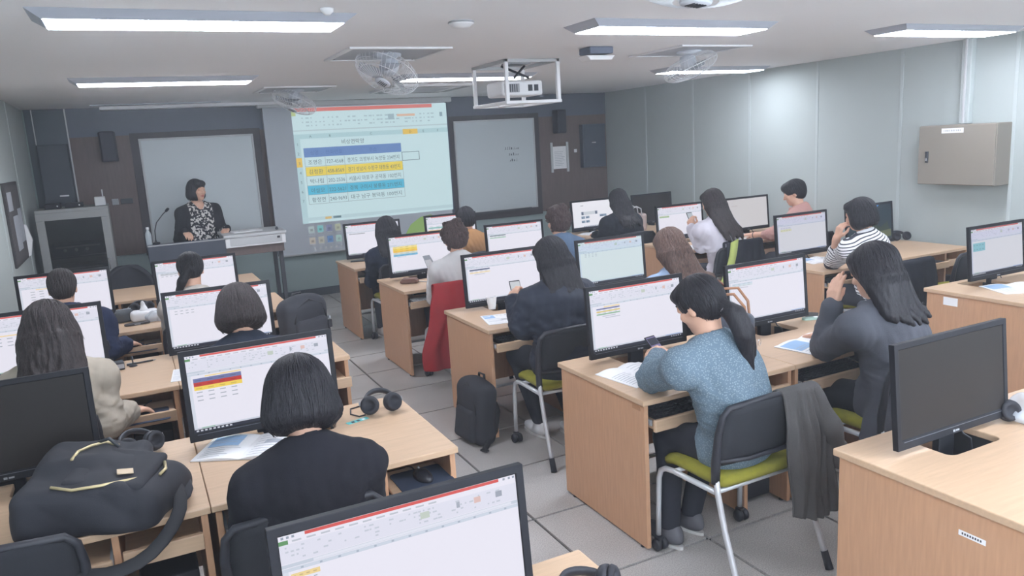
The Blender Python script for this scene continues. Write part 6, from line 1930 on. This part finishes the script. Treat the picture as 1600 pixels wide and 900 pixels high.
# ------------------------------------------------------------------ clothes over chair backs
def drape(name, label, m, loc, x0, x1, ztop, front, zbot, yb, rz=0, folds=4, amp=.02, flare=0.0, seed=1, slant=0.0, thick=.012, lining=None, shift=0.0):
    """sheet of cloth over a chair back: front flap, over the top, long back fall; local axes of the chair"""
    t = thing(name, label, 'jacket', loc, RAD(rz))
    rr = random.Random(seed); ph = rr.uniform(0, 6)
    nu, nv = 28, 34
    vs = []
    Lf, Lb = ztop-front, None
    for j in range(nv):
        v = j/(nv-1)
        for i in range(nu):
            u = i/(nu-1)
            zb = zbot+slant*(u-.5)+.02*math.sin(5*u+ph)
            tot = Lf+.05+(ztop-zb)
            s = v*tot
            if s < Lf: z = front+s; y = yb+.035; d = 0
            elif s < Lf+.05: a = (s-Lf)/.05*math.pi; z = ztop+.014*math.sin(a); y = yb+.035*math.cos(a); d = 0
            else: d = s-Lf-.05; z = ztop-d; y = yb-.035-.10*min(d, .30)*0.55
            w = min(1, d/.15)
            k = math.sin(u*math.pi*2*folds/2+ph+1.2*math.sin(u*7+ph))
            y += -abs(amp*w*k)*1.2-.006*w*math.sin(u*31+d*9)
            x = x0+(x1-x0)*u+flare*(u-.5)*min(1, d/.4)*2+shift*min(1, d/.5)+.012*w*math.sin(d*13+u*6+ph)
            vs.append((x, y, z))
    fs = [(j*nu+i, j*nu+i+1, (j+1)*nu+i+1, (j+1)*nu+i) for j in range(nv-1) for i in range(nu-1)]
    mb = MB(); mb.add(vs, fs, m, True); o = mb.build('cloth', t, fix=False)
    md = o.modifiers.new('thickness', 'SOLIDIFY'); md.thickness = thick; md.offset = 1
    md2 = o.modifiers.new('smooth', 'SUBSURF'); md2.levels = 1; md2.render_levels = 1
    return t
COAT = cloth('grey_coat', (84, 82, 82), .08, .5, 260)
t = drape('coat', 'dark grey coat hanging over the right of the ponytailed woman\'s chair', COAT, (.60, R1-.185, 0), .045, .255, .80, .66, .24, -.225, 1, 5, .026, .02, 3, 0.0, shift=.05)
# sleeve falling beside it
fl = Field((-.1, -.5, .2), (.5, 0, .95), .009)
for a, b, ra, rb in (((.235, -.245, .775), (.285, -.285, .62), .022, .034), ((.285, -.285, .62), (.335, -.30, .47), .034, .045)): fl.add(('cap', a, b, ra, rb), .02)
fl.ripple(fold_fn(81, .016, 8, 20, 60)); P_, Q_ = fl.mesh(); mesh_obj('sleeve', P_, Q_, COAT, t)
RED = cloth('red_wool', (150, 46, 50), .06, .4, 260)
t = drape('jacket', 'red jacket draped over the chair of the woman in white knit', RED, (.68, R3-.21, 0), -.33, .27, .83, .62, .20, -.225, 3, 5, .034, .05, 5, .0, shift=-.09)
for k in range(2): MB().lathe([(.001, .004), (.010, .003), (.011, 0)], mat('red_button', (186, 110, 104), .4), 12, c=(-.22+.10*k, -.305, .40-.12*k), rot=(RAD(90), 0, 0)).build('button', t)
BLK = cloth('black_jacket', (40, 42, 50), .05, .3, 300)
t = drape('jacket', 'black jacket with lime lining over the lavender blouse woman\'s chair', BLK, (3.34, R3-.27, 0), -.16, .27, .84, .66, .42, -.22, 0, 3, .020, .03, 6, -.05, shift=-.03)
mb = MB()
vs = []
for i in range(12):
    v = i/11
    for u in (0, 1): vs.append((-.13-.13*v**1.2+.075*u, -.262-.02*math.sin(v*3)-.012*u, .845-.36*v+.03*(1-v)*u))
mb.add(vs, [(2*i, 2*i+1, 2*i+3, 2*i+2) for i in range(11)], cloth('lime_lining', (176, 190, 110)), True); o = mb.build('lining', t, fix=False); md = o.modifiers.new('thickness', 'SOLIDIFY'); md.thickness = .014
t = drape('jacket', 'black jacket over the chair behind the striped shirt', BLK, (3.54, R2-.22, 0), -.25, .27, .81, .64, .30, -.22, 0, 4, .022, .03, 7, .04)
MB().lathe([(.001, .004), (.010, .003), (.011, 0)], DARKGREY, 12, c=(.05, -.33, .5), rot=(RAD(90), 0, 0)).build('button', t)
# wristwatch of the man in salmon is worn: part of him
# ------------------------------------------------------------------ thin haze in the room air, as the photo shows towards the front wall
hz = bpy.data.materials.new('room_haze'); hz.use_nodes = True
nt = hz.node_tree
nt.nodes.remove(nt.nodes['Principled BSDF'])
vs_ = nt.nodes.new('ShaderNodeVolumeScatter')
vs_.inputs['Color'].default_value = (.86, .92, 1.0, 1)
vs_.inputs['Density'].default_value = .0105
vs_.inputs['Anisotropy'].default_value = .35
nt.links.new(vs_.outputs[0], nt.nodes['Material Output'].inputs['Volume'])
o = MB().bx(XL-.02, XR+.02, YB-.02, YF+.02, -.02, ZC+.02, hz).build('haze')
o['kind'] = 'stuff'; o['label'] = 'thin bluish haze filling the classroom air'; o['category'] = 'haze'
